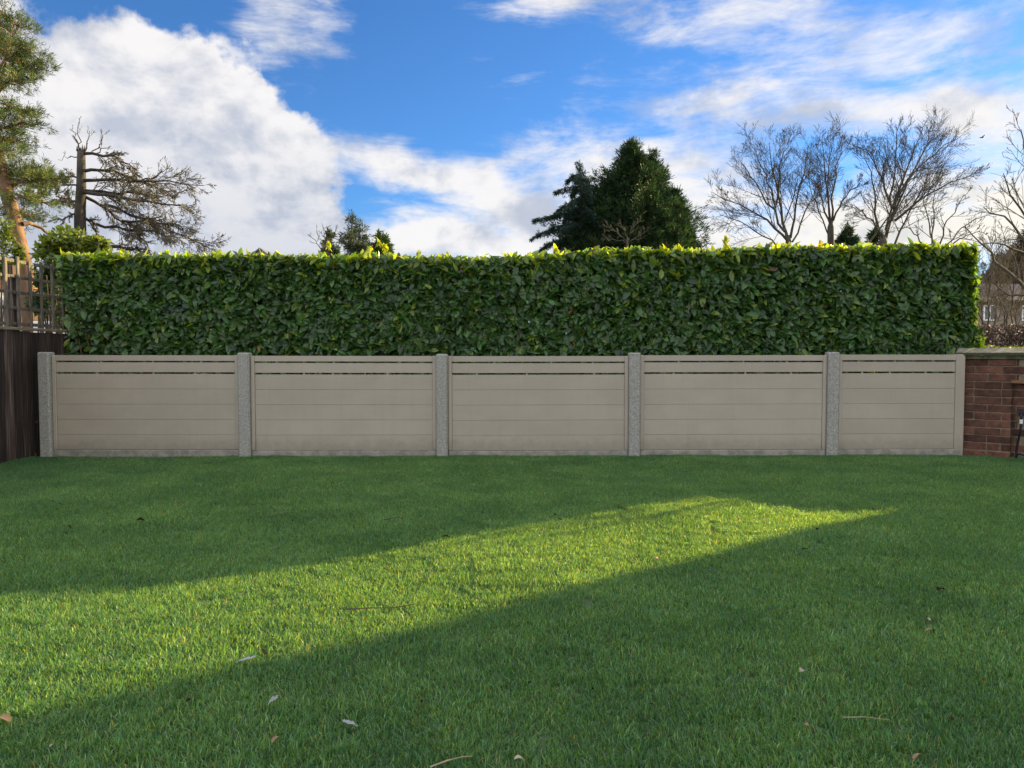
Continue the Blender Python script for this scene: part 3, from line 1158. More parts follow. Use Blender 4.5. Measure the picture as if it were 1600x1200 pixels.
def spawn(mb, pts_, rad, L, lvl, maxlvl, g, cfg, leafpts=None, t0=.25):
    nc = max(2, int(cfg['n'][min(lvl, len(cfg['n']) - 1)] * (.8 + .4 * g.random())))
    seglen = len(pts_) - 1
    for c in range(nc):
        t = t0 + (1 - t0) * (c + g.random()) / nc
        t = min(t, .999)
        k = int(t * seglen)
        fr = t * seglen - k
        p = np.array(pts_[k]) * (1 - fr) + np.array(pts_[k + 1]) * fr
        d = nrmz(np.array(pts_[k + 1]) - np.array(pts_[k]))
        rr = rad[k] * (1 - fr) + rad[k + 1] * fr
        ang = math.radians(g.uniform(*cfg['ang']))
        az_ = nrmz(np.cross(d, g.normal(0, 1, 3)))
        cd = nrmz(d * math.cos(ang) + az_ * math.sin(ang) + np.array((0, 0, cfg.get('cup', 0))))
        cl = L * g.uniform(*cfg['len']) * (1.15 - .6 * t)
        grow(mb, p, cd, cl, rr * cfg['rk'], lvl + 1, maxlvl, g, cfg, leafpts)


def curve(p0, p1, p2, n, g, j):
    out = []
    for t in np.linspace(0, 1, n + 1):
        q = (1 - t) ** 2 * np.array(p0) + 2 * t * (1 - t) * np.array(p1) + t * t * np.array(p2)
        out.append(q + (g.normal(0, j, 3) if 0 < t < 1 else 0))
    return out


BARE = dict(wob=.09, up=.025, rmin=.0038, n=[15, 9, 5], ang=(18, 50), len=(.28, .74), rk=.46, cup=.06)


def bare_tree(label, base, d, limbs, seed, r0=.11, cfg=BARE, group='bare winter trees behind the hedge', name='bare_tree', maxlvl=3, m1='bark', m2='twig'):
    """base: pixel of the fork; limbs: (start px), (control px), (tip px), depth offset, radius"""
    g = np.random.default_rng(seed)
    fork = P(base[0], base[1], d)
    root = Vector((fork.x + g.normal(0, .1), d, 0))
    t = thing(name, root, label, 'tree', group)
    trunk = MB()
    trunk.tube([root, root.lerp(fork, .5) + Vector((g.normal(0, .05), 0, 0)), fork - Vector((0, 0, .12)), fork + Vector((0, 0, .10))], [r0 * 1.25, r0 * 1.05, r0 * .85, r0 * .40], 8)
    tw_ = MB()
    for k, (a, c, e, dz, rr) in enumerate(limbs):
        e = (e[0] + (e[0] - base[0]) * .04, e[1] + .13 * max(0, base[1] - e[1]))
        p0, p1, p2 = P(*a, d), P(*c, d + dz * .5), P(*e, d + dz)
        cv = curve(p0, p1, p2, 8, g, .03)
        rad = np.linspace(rr * .75, max(.007, rr * .12), 9)
        MB_l = MB()
        MB_l.tube(cv, rad, 6, False)
        MB_l.build('limb', M[m1], t, p0, True)
        L = sum(np.linalg.norm(cv[i + 1] - cv[i]) for i in range(8))
        spawn(tw_, cv, rad, L * .70, 0, maxlvl, g, cfg, t0=.18)
    trunk.build('trunk', M[m1], t, smooth=True)
    tw_.build('twigs', M[m2], t)['kind'] = 'stuff'
    return t


DB = 24
bare_tree('bare tree with wide fan of branches just right of the large conifer', (1232, 372), DB, [
    ((1232, 385), (1212, 310), (1203, 200), .5, .075), ((1232, 378), (1195, 330), (1118, 290), -.8, .06), ((1226, 362), (1190, 300), (1158, 232), 1.0, .055),
    ((1235, 372), (1245, 320), (1262, 205), -.6, .06), ((1212, 325), (1200, 270), (1175, 205), .6, .045), ((1213, 320), (1218, 260), (1232, 195), -1, .045),
    ((1226, 396), (1185, 352), (1130, 330), -1.2, .04), ((1238, 378), (1262, 320), (1290, 250), .8, .045)], 31)
bare_tree('slender bare tree with upright fork, between two wider bare trees', (1298, 350), DB + 1.5, [
    ((1298, 352), (1286, 310), (1272, 270), .5, .055), ((1298, 350), (1290, 280), (1285, 200), -.4, .06), ((1300, 350), (1300, 270), (1318, 195), .8, .055),
    ((1302, 345), (1320, 300), (1345, 270), -.7, .05), ((1292, 305), (1300, 250), (1296, 200), .3, .04), ((1297, 372), (1270, 320), (1262, 245), .8, .04)], 32, .13)
bare_tree('largest bare tree with thick leaning limbs, near the hedge right end', (1380, 372), DB - 1, [
    ((1380, 385), (1392, 320), (1440, 175), .4, .085), ((1384, 360), (1400, 290), (1400, 185), -.9, .06), ((1395, 325), (1420, 260), (1490, 195), .8, .065),
    ((1398, 345), (1440, 300), (1520, 255), -.8, .06), ((1375, 365), (1370, 300), (1350, 215), .8, .06), ((1392, 320), (1375, 260), (1348, 205), -.6, .05),
    ((1345, 398), (1385, 340), (1420, 290), .1, .05), ((1393, 398), (1412, 330), (1470, 230), .4, .055), ((1382, 375), (1350, 330), (1335, 310), -.6, .045),
    ((1393, 345), (1430, 240), (1462, 190), 1.0, .05)], 33, .15)
SHR = dict(wob=.14, up=.04, rmin=.0055, n=[6, 4, 3], ang=(20, 50), len=(.34, .6), rk=.55, cup=.15)
bare_tree('low bare tree with several thin stems by the hedge right end', (1462, 390), DB - 4, [
    ((1458, 398), (1450, 330), (1440, 285), .4, .035), ((1458, 395), (1460, 330), (1462, 270), .2, .035), ((1464, 395), (1480, 340), (1505, 290), -.5, .035),
    ((1470, 395), (1500, 350), (1545, 325), .4, .03), ((1450, 395), (1430, 360), (1408, 340), .3, .03), ((1475, 395), (1500, 365), (1535, 360), -.5, .03)], 34, .05, SHR)
bare_tree('bare tree at the right edge with long arching branches over the wall', (1622, 480), 13.0, [
    ((1622, 480), (1560, 400), (1512, 335), .4, .05), ((1625, 430), (1610, 330), (1570, 240), -.4, .05), ((1628, 400), (1610, 260), (1596, 160), .5, .05),
    ((1622, 460), (1570, 470), (1548, 432), .3, .03), ((1625, 410), (1580, 340), (1540, 300), .6, .04), ((1630, 430), (1650, 300), (1690, 200), .4, .05),
    ((1626, 420), (1590, 370), (1530, 370), -.5, .035)], 35, .13, dict(BARE, rmin=.0035, n=[6, 5, 3]), m2='pale_twig')
bare_tree('small pale bare shrub standing behind the hedge left of the green cones', (512, 395), 24, [
    ((505, 398), (495, 375), (484, 362), .2, .02), ((510, 398), (505, 370), (508, 350), -.2, .02), ((514, 398), (518, 370), (525, 352), .3, .02), ((520, 398), (530, 375), (540, 365), .2, .02),
    ((508, 398), (500, 370), (495, 355), .5, .02)], 36, .05, SHR, group=None, name='bare_shrub', maxlvl=2, m2='pale_twig')
bare_tree('small pale bare shrub in front of the large dark conifer', (980, 375), 21, [
    ((980, 378), (965, 360), (948, 350), .2, .022), ((980, 376), (975, 355), (968, 342), -.3, .022), ((982, 376), (990, 355), (1000, 338), .2, .022), ((984, 378), (1000, 365), (1012, 358), -.2, .02),
    ((978, 380), (955, 372), (942, 368), -.2, .018)], 37, .05, SHR, group=None, name='bare_shrub', maxlvl=2, m2='pale_twig')
bare_tree('young bare tree standing beyond the brick wall', (1717, 478), 8.8, [((1717, 478), (1710, 420), (1690, 358), .1, .02), ((1717, 478), (1722, 420), (1735, 352), -.1, .02), ((1717, 476), (1740, 430), (1758, 385), .15, .018), ((1716, 478), (1690, 440), (1676, 395), -.15, .018)],
          38, .035, dict(SHR, n=[9, 6], rmin=.004), group=None, maxlvl=2)
for k, (px, dd, lab) in enumerate(((1545, 17, 'dense brown twiggy shrub just past the hedge right end'), (1580, 19, 'dense brown twiggy shrub below the brown conifer at right'))):
    bare_tree(lab, (px, 520), dd, [((px - 4, 525), (px - 15, 450), (px - 22 + 4 * k, 385), .3, .03), ((px, 525), (px, 450), (px + 4, 372 + 20 * k), -.4, .03), ((px + 4, 525), (px + 14, 460), (px + 26, 395), .4, .03),
               ((px - 2, 525), (px - 14, 490), (px - 24, 455), -.8, .025), ((px + 2, 525), (px + 18, 490), (px + 30, 450), .8, .025)], 40 + k, .05,
              dict(SHR, n=[14, 9], rmin=.0045, len=(.4, .8)), group='brown twiggy shrubs past the hedge', name='bare_shrub', maxlvl=2, m2='pale_twig')

# ---- dead storm-broken cedar
dd = 17.0
g = np.random.default_rng(51)
base = P(126, 395, dd)
tc_ = thing('dead_tree', (base.x, dd, 0), 'dead broken-topped conifer with bare drooping branches behind the hedge', 'tree')
trk = MB()
tp_ = [Vector((base.x - .05, dd, 0)), P(126, 400, dd), P(125, 340, dd), P(127, 290, dd), P(127, 236, dd)]
trk.tube(tp_, [.19, .135, .125, .105, .085], 10)
for a in range(5):      # splintered top
    q = P(127 + (a - 2) * 3, 236, dd + .05 * ((a % 2) * 2 - 1))
    trk.tube([q, q + Vector((g.normal(0, .02), 0, .08 + .1 * g.random()))], [.03, .004], 4)
trk.build('trunk', M['dead_bark'], tc_, smooth=True)
DEAD = dict(wob=.15, up=-.03, rmin=.0046, n=[30, 10, 5], ang=(15, 58), len=(.24, .62), rk=.42, cup=-.04)
UPT = dict(DEAD, up=.12, cup=.2, n=[5, 4, 2])
tw_ = MB()
limbs = [((130, 240), (190, 238), (212, 268), .3, .045, 0), ((128, 268), (190, 262), (262, 300), .5, .05, 0), ((128, 282), (210, 278), (318, 290), -.5, .05, 0),
         ((128, 298), (180, 302), (250, 306), .2, .055, 0), ((130, 300), (210, 310), (300, 330), -1., .055, 0), ((128, 305), (190, 340), (210, 370), .6, .05, 0),
         ((130, 335), (150, 345), (152, 378), .3, .05, 0), ((150, 350), (200, 355), (320, 378), .8, .045, 0), ((160, 385), (215, 388), (235, 398), .3, .06, 0),
         ((165, 320), (240, 350), (335, 385), -.7, .045, 0), ((218, 375), (222, 365), (218, 340), 0, .035, 0), ((190, 345), (250, 345), (300, 355), .9, .04, 0),
         ((124, 275), (100, 272), (70, 290), .4, .03, 0), ((124, 312), (105, 313), (88, 312), .4, .04, 0), ((123, 333), (105, 342), (78, 344), -.4, .035, 0), ((124, 290), (90, 285), (45, 298), -.6, .03, 0),
         ((200, 285), (258, 278), (262, 258), .3, .025, 1), ((128, 238), (118, 215), (112, 200), .2, .02, 1), ((128, 236), (122, 210), (124, 190), -.2, .02, 1), ((132, 238), (142, 215), (138, 200), .2, .02, 1),
         ((145, 240), (158, 220), (162, 205), .2, .02, 1), ((124, 245), (108, 240), (95, 250), .2, .018, 1), ((150, 240), (165, 228), (176, 232), .2, .018, 1)]
for (a, c, e, dz, rr, up) in limbs:
    p0, p1, p2 = P(*a, dd + (dz * .2 if a[0] > 140 else 0)), P(*c, dd + dz * .6), P(*e, dd + dz)
    cv = curve(p0, p1, p2, 8, g, .03)
    rad = np.linspace(rr * .85, rr * .16, 9)
    lm = MB()
    lm.tube(cv, rad, 6, False)
    lm.build('limb', M['dead_bark'], tc_, p0, True)
    L = sum(np.linalg.norm(cv[i + 1] - cv[i]) for i in range(8))
    spawn(tw_, cv, rad, L * (.5 if not up else .7), 0, 2 if (up or L < 1) else 3, g, UPT if up else DEAD, t0=.15)
tw_.build('twigs', M['dead_twig'], tc_)['kind'] = 'stuff'


# ---- needle and spray foliage
def tuft_mesh(pos, dirs, g, nn, length, width, spread, col, colvar, flat=0.0):
    """nn slender triangles fanned round each direction"""
    n = len(pos)
    pos = np.repeat(pos, nn, 0)
    d = np.repeat(dirs, nn, 0) + g.normal(0, spread, (n * nn, 3))
    if flat:
        d[:, 2] *= (1 - flat)
    d /= np.linalg.norm(d, axis=1)[:, None] + 1e-9
    L = g.uniform(.6, 1.15, (n * nn, 1)) * length
    sd_ = np.cross(d, g.normal(0, 1, (n * nn, 3)))
    sd_ /= np.linalg.norm(sd_, axis=1)[:, None] + 1e-9
    w = width * g.uniform(.7, 1.3, (n * nn, 1))
    b0 = pos + g.normal(0, length * .18, (n * nn, 3))
    mid = b0 + d * L * .55
    v = np.stack([b0, mid + sd_ * w, b0 + d * L, mid - sd_ * w], 1)
    o = np.arange(n * nn) * 4
    f = np.concatenate([np.stack([o, o + 1, o + 2], -1), np.stack([o, o + 2, o + 3], -1)])
    per = np.repeat(g.normal(1, colvar, (n, 1)), nn, 0) * g.normal(1, .15, (n * nn, 1))
    pick = np.repeat(g.integers(0, len(col), n), nn)
    c = np.array(col)[pick] * per.clip(.3, 2)
    return v.reshape(-1, 3), f, np.repeat(c, 4, 0)


def conifer(name, label, d, base_px, spires, seed, n, length, col, group=None, droop=0.0, rough=.16, tw_w=.022, nn=8):
    """spires: (apex px, apex py, half width px at py of the foot, foot py, depth offset)"""
    g = np.random.default_rng(seed)
    b0 = P(base_px, 500, d)
    t = thing(name, (b0.x, d, 0), label, 'tree', group)
    B = wloc(t)
    trunk = MB()
    allp, alld = [], []
    br = MB()
    for (ax, ay, hw, fy, dz, share) in spires:
        ap = P(ax, ay, d + dz)
        ft = P(ax, fy, d + dz)
        Rw = hw / F * (d + dz)
        H = ap.z - ft.z
        m = int(n * share)
        # whorls of branches: angle, height, reach with ragged ends
        nb = max(30, m // 26)
        hb = g.random(nb) ** .62
        for k in range(nb):
            hk = hb[k]                       # 0 apex, 1 foot
            ang = g.uniform(0, 2 * math.pi)
            reach = Rw * (hk ** .9 + .03) * g.uniform(.55, 1.0 + rough)
            z0 = ap.z - hk * H
            rise = (g.uniform(.15, .55) - droop)
            cnt = max(5, int(26 * (reach / Rw + .15)))
            tt = g.random(cnt) ** .55
            px_ = np.cos(ang) * tt * reach
            py_ = np.sin(ang) * tt * reach
            pz_ = z0 + rise * reach * tt - (droop * .9) * reach * tt ** 2
            pp = np.stack([ap.x + px_, d + dz + py_, pz_], -1) + g.normal(0, .06 + .05 * reach, (cnt, 3)) * np.array((1, 1, .7))
            dr = np.stack([np.full(cnt, np.cos(ang)), np.full(cnt, np.sin(ang)), np.full(cnt, .55 - 1.2 * droop)], -1)
            allp.append(pp); alld.append(dr)
        # leader
        lt = np.linspace(0, .16, 16)
        allp.append(np.stack([np.full(16, ap.x), np.full(16, d + dz), ap.z - lt * H], -1) + g.normal(0, .05, (16, 3)))
        alld.append(np.tile(np.array((0, 0, 1.0)), (16, 1)))
        trunk.tube([(ap.x * .3 + b0.x * .7, d + dz * .3, 0), (ap.x * .8 + b0.x * .2, d + dz * .9, ft.z + .1), (ap.x, d + dz, ap.z - .05 * H)], [.16, .12, .015], 7)
    pos, dirs = np.concatenate(allp), np.concatenate(alld)
    pos[:, 2] = np.maximum(pos[:, 2], .05)
    v, f, c = tuft_mesh(pos - np.array(B), dirs, g, nn, length, tw_w, .55, col, .30)
    trunk.build('trunk', M['bark'], t, smooth=True)
    cr = link('crown', fast_mesh('crown', v, f, M['conifer'], c, False), t)
    cr['kind'] = 'stuff'
    return t


CG = [(.019, .042, .018), (.028, .056, .020), (.014, .032, .016), (.040, .066, .020)]
conifer('conifer', 'large dark green conifer with pointed top rising above the hedge', 26, 1000, [
    (986, 224, 100, 430, 0, .30), (988, 220, 26, 300, -.2, .05), (1020, 238, 54, 420, .4, .18), (1056, 296, 38, 440, -.2, .14), (950, 275, 62, 430, -.5, .18), (918, 285, 40, 430, .3, .1), (1066, 334, 27, 440, .3, .08)],
    61, 42000, .21, CG, tw_w=.013, rough=.32)
def cedar(label, d, trunk_px, boughs, seed):
    """open cedar: boughs given as start, bend, tip, with fringes of sprays hanging from them"""
    g = np.random.default_rng(seed)
    top = P(*trunk_px[0], d)
    t = thing('conifer', (P(*trunk_px[-1], d).x, d, 0), label, 'tree')
    B = np.array(wloc(t))
    tk_ = MB()
    tp__ = [P(*q, d) for q in trunk_px]
    tk_.tube([Vector((tp__[-1].x, d, 0))] + tp__[::-1], np.linspace(.16, .008, len(tp__) + 1), 7)
    tk_.build('trunk', M['bark'], t, smooth=True)
    br_ = MB()
    pp, dr = [], []
    for (a, c, e, dz, dens) in boughs:
        cv = np.array(curve(P(*a, d), P(*c, d + dz * .5), P(*e, d + dz), 10, g, .015))
        br_.tube(cv, np.linspace(.035, .006, 11), 4, False)
        m = int(dens)
        tt = g.random(m) ** .75 * .999
        k = (tt * 10).astype(int)
        q = cv[k] + (cv[k + 1] - cv[k]) * (tt * 10 - k)[:, None]
        dirv = cv[k + 1] - cv[k]
        dirv /= np.linalg.norm(dirv, axis=1)[:, None]
        wid_ = .22 * (1.05 - tt)[:, None]
        off = g.normal(0, 1, (m, 3)) * np.array((.3, 1.0, .22)) * wid_
        off[:, 2] -= np.abs(g.normal(0, .13, m)) * (1.1 - tt)
        pp.append(q + off)
        dr.append(dirv * .8 + off * 1.5 + np.array((0, 0, -.45)))
    tl = np.linspace(0, 1, 70)
    ld = np.array(tp__[0]) + (np.array(tp__[1]) - np.array(tp__[0])) * tl[:, None]
    pp.append(ld + g.normal(0, .03, (70, 3)) * (1 + 3 * tl[:, None])); dr.append(np.tile((0, 0, .7), (70, 1)) + g.normal(0, .5, (70, 3)))
    pos, dirs = np.concatenate(pp), np.concatenate(dr)
    v, f, c = tuft_mesh(pos - B, dirs, g, 7, .15, .009, .5, [(.018, .040, .027), (.025, .052, .034), (.013, .030, .021)], .3)
    br_.build('boughs', M['bark'], t)['kind'] = 'stuff'
    link('crown', fast_mesh('crown', v, f, M['conifer'], c, False), t)['kind'] = 'stuff'
    return t


bg_ = np.random.default_rng(620)
bl = []
for k, (ty, tx, sy) in enumerate(((284, 886, 272), (300, 868, 292), (330, 871, 312), (338, 864, 325), (344, 834, 332), (373, 831, 348), (392, 842, 366), (412, 850, 385))):
    bl.append(((908, sy), ((908 + tx) / 2, sy - 2 + k * .6), (tx, ty), bg_.uniform(-.5, .5), 80 + 20 * k))
for k in range(22):
    sy = 268 + 140 * ((k + .5) / 22)
    ln = 8 + 46 * (k / 22)
    sg = 1 if k % 3 else -1
    bl.append(((908, sy), (908 + sg * ln * .6, sy + 2), (908 + sg * ln, sy + 12 + ln * .2), (1 if k % 2 else -1) * bg_.uniform(.3, 1.4), 110 + 7 * k))
cedar('smaller blue green conifer with drooping branches left of the large conifer', 25, [(905, 256), (908, 285), (910, 340), (911, 420)], bl, 62)
conifer('conifer', 'small green conifer peeping above the hedge between bare trunks', 30, 1323, [(1323, 356, 24, 420, 0, 1)], 63, 1300, .26, CG, None, 0)
conifer('conifer', 'tiny dark conifer top beside the largest bare trunk', 31, 1370, [(1369, 362, 18, 420, 0, 1)], 64, 900, .26, CG, None, 0)
conifer('conifer', 'bluish feathery young tree rising behind the hedge above small green cones', 27, 553, [(550, 336, 22, 420, 0, .55), (562, 348, 20, 420, .3, .45)], 65, 620, .20,
        [(.075, .095, .07), (.10, .11, .075), (.05, .07, .045)], None, 0, .5, .014, 5)
conifer('conifer', 'small rounded green cone just right of the feathery young tree', 25, 596, [(593, 366, 20, 440, 0, .6), (600, 372, 18, 440, .2, .4)], 66, 1300, .2, [(.05, .085, .02), (.035, .065, .02), (.07, .10, .025)])
conifer('conifer', 'small green cone in front of the pale bare shrub', 25, 515, [(514, 368, 14, 430, 0, 1)], 67, 600, .2, [(.035, .06, .02), (.05, .08, .02)])
conifer('conifer', 'big brownish conifer cut off by the right edge of the picture', 56, 1625, [(1628, 335, 84, 500, 0, 1)], 68, 9000, .55, [(.075, .055, .04), (.06, .05, .035), (.09, .065, .045)], None, .05, .3, .03)
conifer('conifer', 'brownish conifer standing behind twiggy shrubs past the hedge end', 58, 1565, [(1562, 400, 34, 500, 0, 1)], 69, 2600, .5, [(.07, .055, .04), (.055, .05, .035)], None, 0, .3, .03)

# ---- pine at the left edge
dp = 13.0
g = np.random.default_rng(71)
pb = P(46, 420, dp)
pine = thing('pine_tree', (pb.x + .05, dp, 0), 'tall pine with orange sunlit trunk at the left edge', 'tree')
tk = MB()
tk.tube([Vector((pb.x + .08, dp, 0)), P(44, 460, dp), P(38, 410, dp), P(22, 340, dp), P(6, 285, dp), P(-14, 200, dp), P(-28, 90, dp), P(-38, -60, dp), P(-40, -220, dp)],
        [.17, .125, .12, .115, .11, .10, .09, .08, .05], 12)
tk.build('trunk', M['pine_bark'], pine, smooth=True)
clumps = [((-14, 200), (15, 45), (42, 35), .3), ((-20, 140), (30, 60), (58, 78), -.4), ((-20, 130), (20, 105), (80, 100), .5), ((-18, 170), (15, 115), (40, 128), -.5), ((-14, 200), (10, 150), (62, 180), .3),
          ((-12, 205), (20, 200), (45, 192), -.4), ((-10, 220), (5, 215), (30, 222), .5), ((2, 280), (30, 262), (70, 270), .5), ((4, 285), (40, 280), (88, 282), -.3), ((8, 295), (30, 290), (60, 262), .2),
          ((10, 300), (45, 312), (92, 316), -.6), ((-20, 120), (-5, 60), (12, 8), .6), ((-10, 230), (-5, 232), (10, 240), -.7), ((-24, 110), (10, 70), (20, 80), .9), ((12, 310), (30, 330), (42, 345), .4),
          ((-28, 90), (-70, 40), (-120, 20), .2), ((-30, 60), (0, -40), (40, -60), .4), ((-34, 0), (-90, -60), (-130, -90), -.4), ((-36, -60), (-20, -160), (20, -200), .4), ((-14, 200), (-80, 180), (-130, 190), .5),
          ((-38, -100), (-80, -190), (-110, -230), .2), ((-20, 150), (-60, 110), (-100, 110), -.8)]
tp2, td2 = [], []
lb = MB()
for (a, c, e, dz) in clumps:
    e = (e[0] - .16 * max(0, e[0] + 10), e[1])
    cv = curve(P(*a, dp), P(*c, dp + dz * .5), P(*e, dp + dz), 6, g, .02)
    lm = MB()
    lm.tube(cv, np.linspace(.032, .010, 7), 5, False)
    lm.build('limb', M['pine_bark'], pine, cv[0], True)
    for k in range(40):
        t = .42 + .6 * g.random()
        i = min(int(t * 6), 5)
        p = cv[i] + (cv[i + 1] - cv[i]) * (t * 6 - i) + g.normal(0, 1, 3) * np.array((.17, .22, .06))
        lb.tube([cv[i], (cv[i] + p) / 2 + g.normal(0, .02, 3), p], [.008, .006, .004], 3, False)
        for q in range(3):
            tp2.append(p + g.normal(0, .045, 3))
            td2.append(nrmz((p - cv[i]) + np.array((0, 0, .13)) + g.normal(0, .08, 3)))
lb.build('twigs', M['pine_bark'], pine)['kind'] = 'stuff'
v, f, c = tuft_mesh(np.array(tp2) - np.array(wloc(pine)), np.array(td2), g, 18, .115, .0046, .75, [(.060, .095, .022), (.095, .12, .024), (.035, .065, .024)], .3)
cr = link('crown', fast_mesh('crown', v, f, M['needle'], c, False), pine)
cr['kind'] = 'stuff'
# bare lower limb of the pine
lm = MB()
cv = curve(P(36, 350, dp), P(55, 345, dp + .2), P(78, 368, dp + .3), 6, g, .015)
lm.tube(cv, np.linspace(.045, .02, 7), 6, False)
lm.build('limb', M['pine_bark'], pine, cv[0], True)


# ---- broad-leaved shrubs
def shrub(name, label, d, blobs, seed, n, size, col, group=None):
    g = np.random.default_rng(seed)
    c0 = P(blobs[0][0], blobs[0][1], d)
    t = thing(name, (c0.x, d, 0), label, 'shrub', group)
    B = np.array(wloc(t))
    pp = []
    for (px, py, rx, ry) in blobs:
        c = P(px, py, d)
        k = d / F
        u = g.normal(0, 1, (n // len(blobs), 3))
        u /= np.linalg.norm(u, axis=1)[:, None]
        u *= (g.random((len(u), 1)) ** .4) * g.uniform(.8, 1.12, (len(u), 1))
        pp.append(np.array(c) + u * np.array((rx * k, rx * k * .8, ry * k)))
    pos = np.concatenate(pp)
    m = len(pos)
    t_, s_, n_ = frames(m, (0, -.3, .7), (0, 0, .3), .6, g)
    sz = g.normal(size, size * .2, m).clip(size * .5, size * 1.6)
    v, f = leaves(pos - B, t_, s_, n_, sz, g.uniform(.9, 1.4, m))
    tint = np.array(col)[g.integers(0, len(col), m)] * g.normal(1, .22, (m, 1)).clip(.4, 1.7)
    fo = link('foliage', fast_mesh('foliage', v.reshape(-1, 3), f.reshape(-1, 3), M['shrub'], np.repeat(tint, len(lv), 0)), t)
    fo['kind'] = 'stuff'
    st_ = MB()
    for (px, py, rx, ry) in blobs:
        for k in range(4):
            e = P(px + g.normal(0, rx * .4), py - ry * .4, d + g.normal(0, .15))
            st_.tube([Vector((c0.x + g.normal(0, .08), d, 0)), Vector((c0.x, d, 0)).lerp(e, .5) + Vector((g.normal(0, .08), 0, 0)), e], [.02, .013, .005], 4)
    st_.build('stems', M['stem'], t)['kind'] = 'stuff'
    return t


YG = [(.12, .16, .025), (.08, .12, .022), (.17, .20, .03)]
DG = [(.030, .060, .018), (.022, .045, .015), (.05, .08, .02)]
shrub('evergreen_shrub', 'sunlit yellow green bush behind the hedge below the dead tree', 10.5, [(108, 378, 36, 22), (80, 392, 26, 20), (150, 384, 18, 14), (95, 430, 40, 40)], 81, 2600, .085, YG)
shrub('ivy', 'ivy clump climbing at the pine trunk by the left edge', 12.2, [(8, 370, 14, 32), (-14, 400, 24, 40), (28, 398, 8, 16), (12, 420, 16, 20)], 82, 1500, .07, YG)
shrub('evergreen_shrub', 'dark shrub seen through the trellis beside the hedge left end', 9.2, [(72, 440, 20, 26), (60, 475, 18, 18), (95, 480, 30, 40), (84, 420, 16, 20)], 83, 1300, .07, DG)
shrub('low_hedge', 'low sunlit green hedge strip behind the wall coping', 9.4, [(1550, 552, 22, 11), (1585, 552, 26, 11), (1620, 552, 26, 11), (1660, 552, 26, 11)], 84, 1600, .05, YG)

# brown beech hedge past the wall
g = np.random.default_rng(85)
bh = thing('beech_hedge', P(1575, 520, 13.0) * 1.0, 'brown leafless clipped hedge behind the coping of the brick wall', 'hedge')
bh.location.z = 0
x0, x1 = P(1520, 520, 13).x, P(1700, 520, 13).x
ztop = P(1570, 507, 13).z
bt = MB()
for k in range(520):
    x = g.uniform(x0, x1); y = 13 + g.uniform(0, .6)
    z = g.uniform(.1, ztop - .25)
    dv = nrmz(g.normal(0, .5, 3) + np.array((0, -.3, 1.0)))
    e = np.array((x, y, z)) + dv * g.uniform(.2, .5)
    e[2] = min(e[2], ztop + g.uniform(-.03, .05))
    bt.tube([(x, y, z), e], [.008, .004], 3, False)
bt.build('twigs', M['twig'], bh)['kind'] = 'stuff'
m = 5200
pos = np.stack([g.uniform(x0, x1, m), 13 + g.uniform(-.05, .6, m), g.uniform(.05, 1, m) * ztop], -1)
t_, s_, n_ = frames(m, (0, -.5, .3), (0, 0, 0), .7, g)
v, f = leaves(pos - np.array(wloc(bh)), t_, s_, n_, g.uniform(.04, .075, m), g.uniform(1.2, 1.6, m))
tint = np.array([(.065, .042, .036), (.055, .038, .040), (.085, .055, .04)])[g.integers(0, 3, m)] * g.normal(1, .2, (m, 1))
fo = link('foliage', fast_mesh('foliage', v.reshape(-1, 3), f.reshape(-1, 3), M['brown_leaf'], np.repeat(tint, len(lv), 0)), bh)
fo['kind'] = 'stuff'


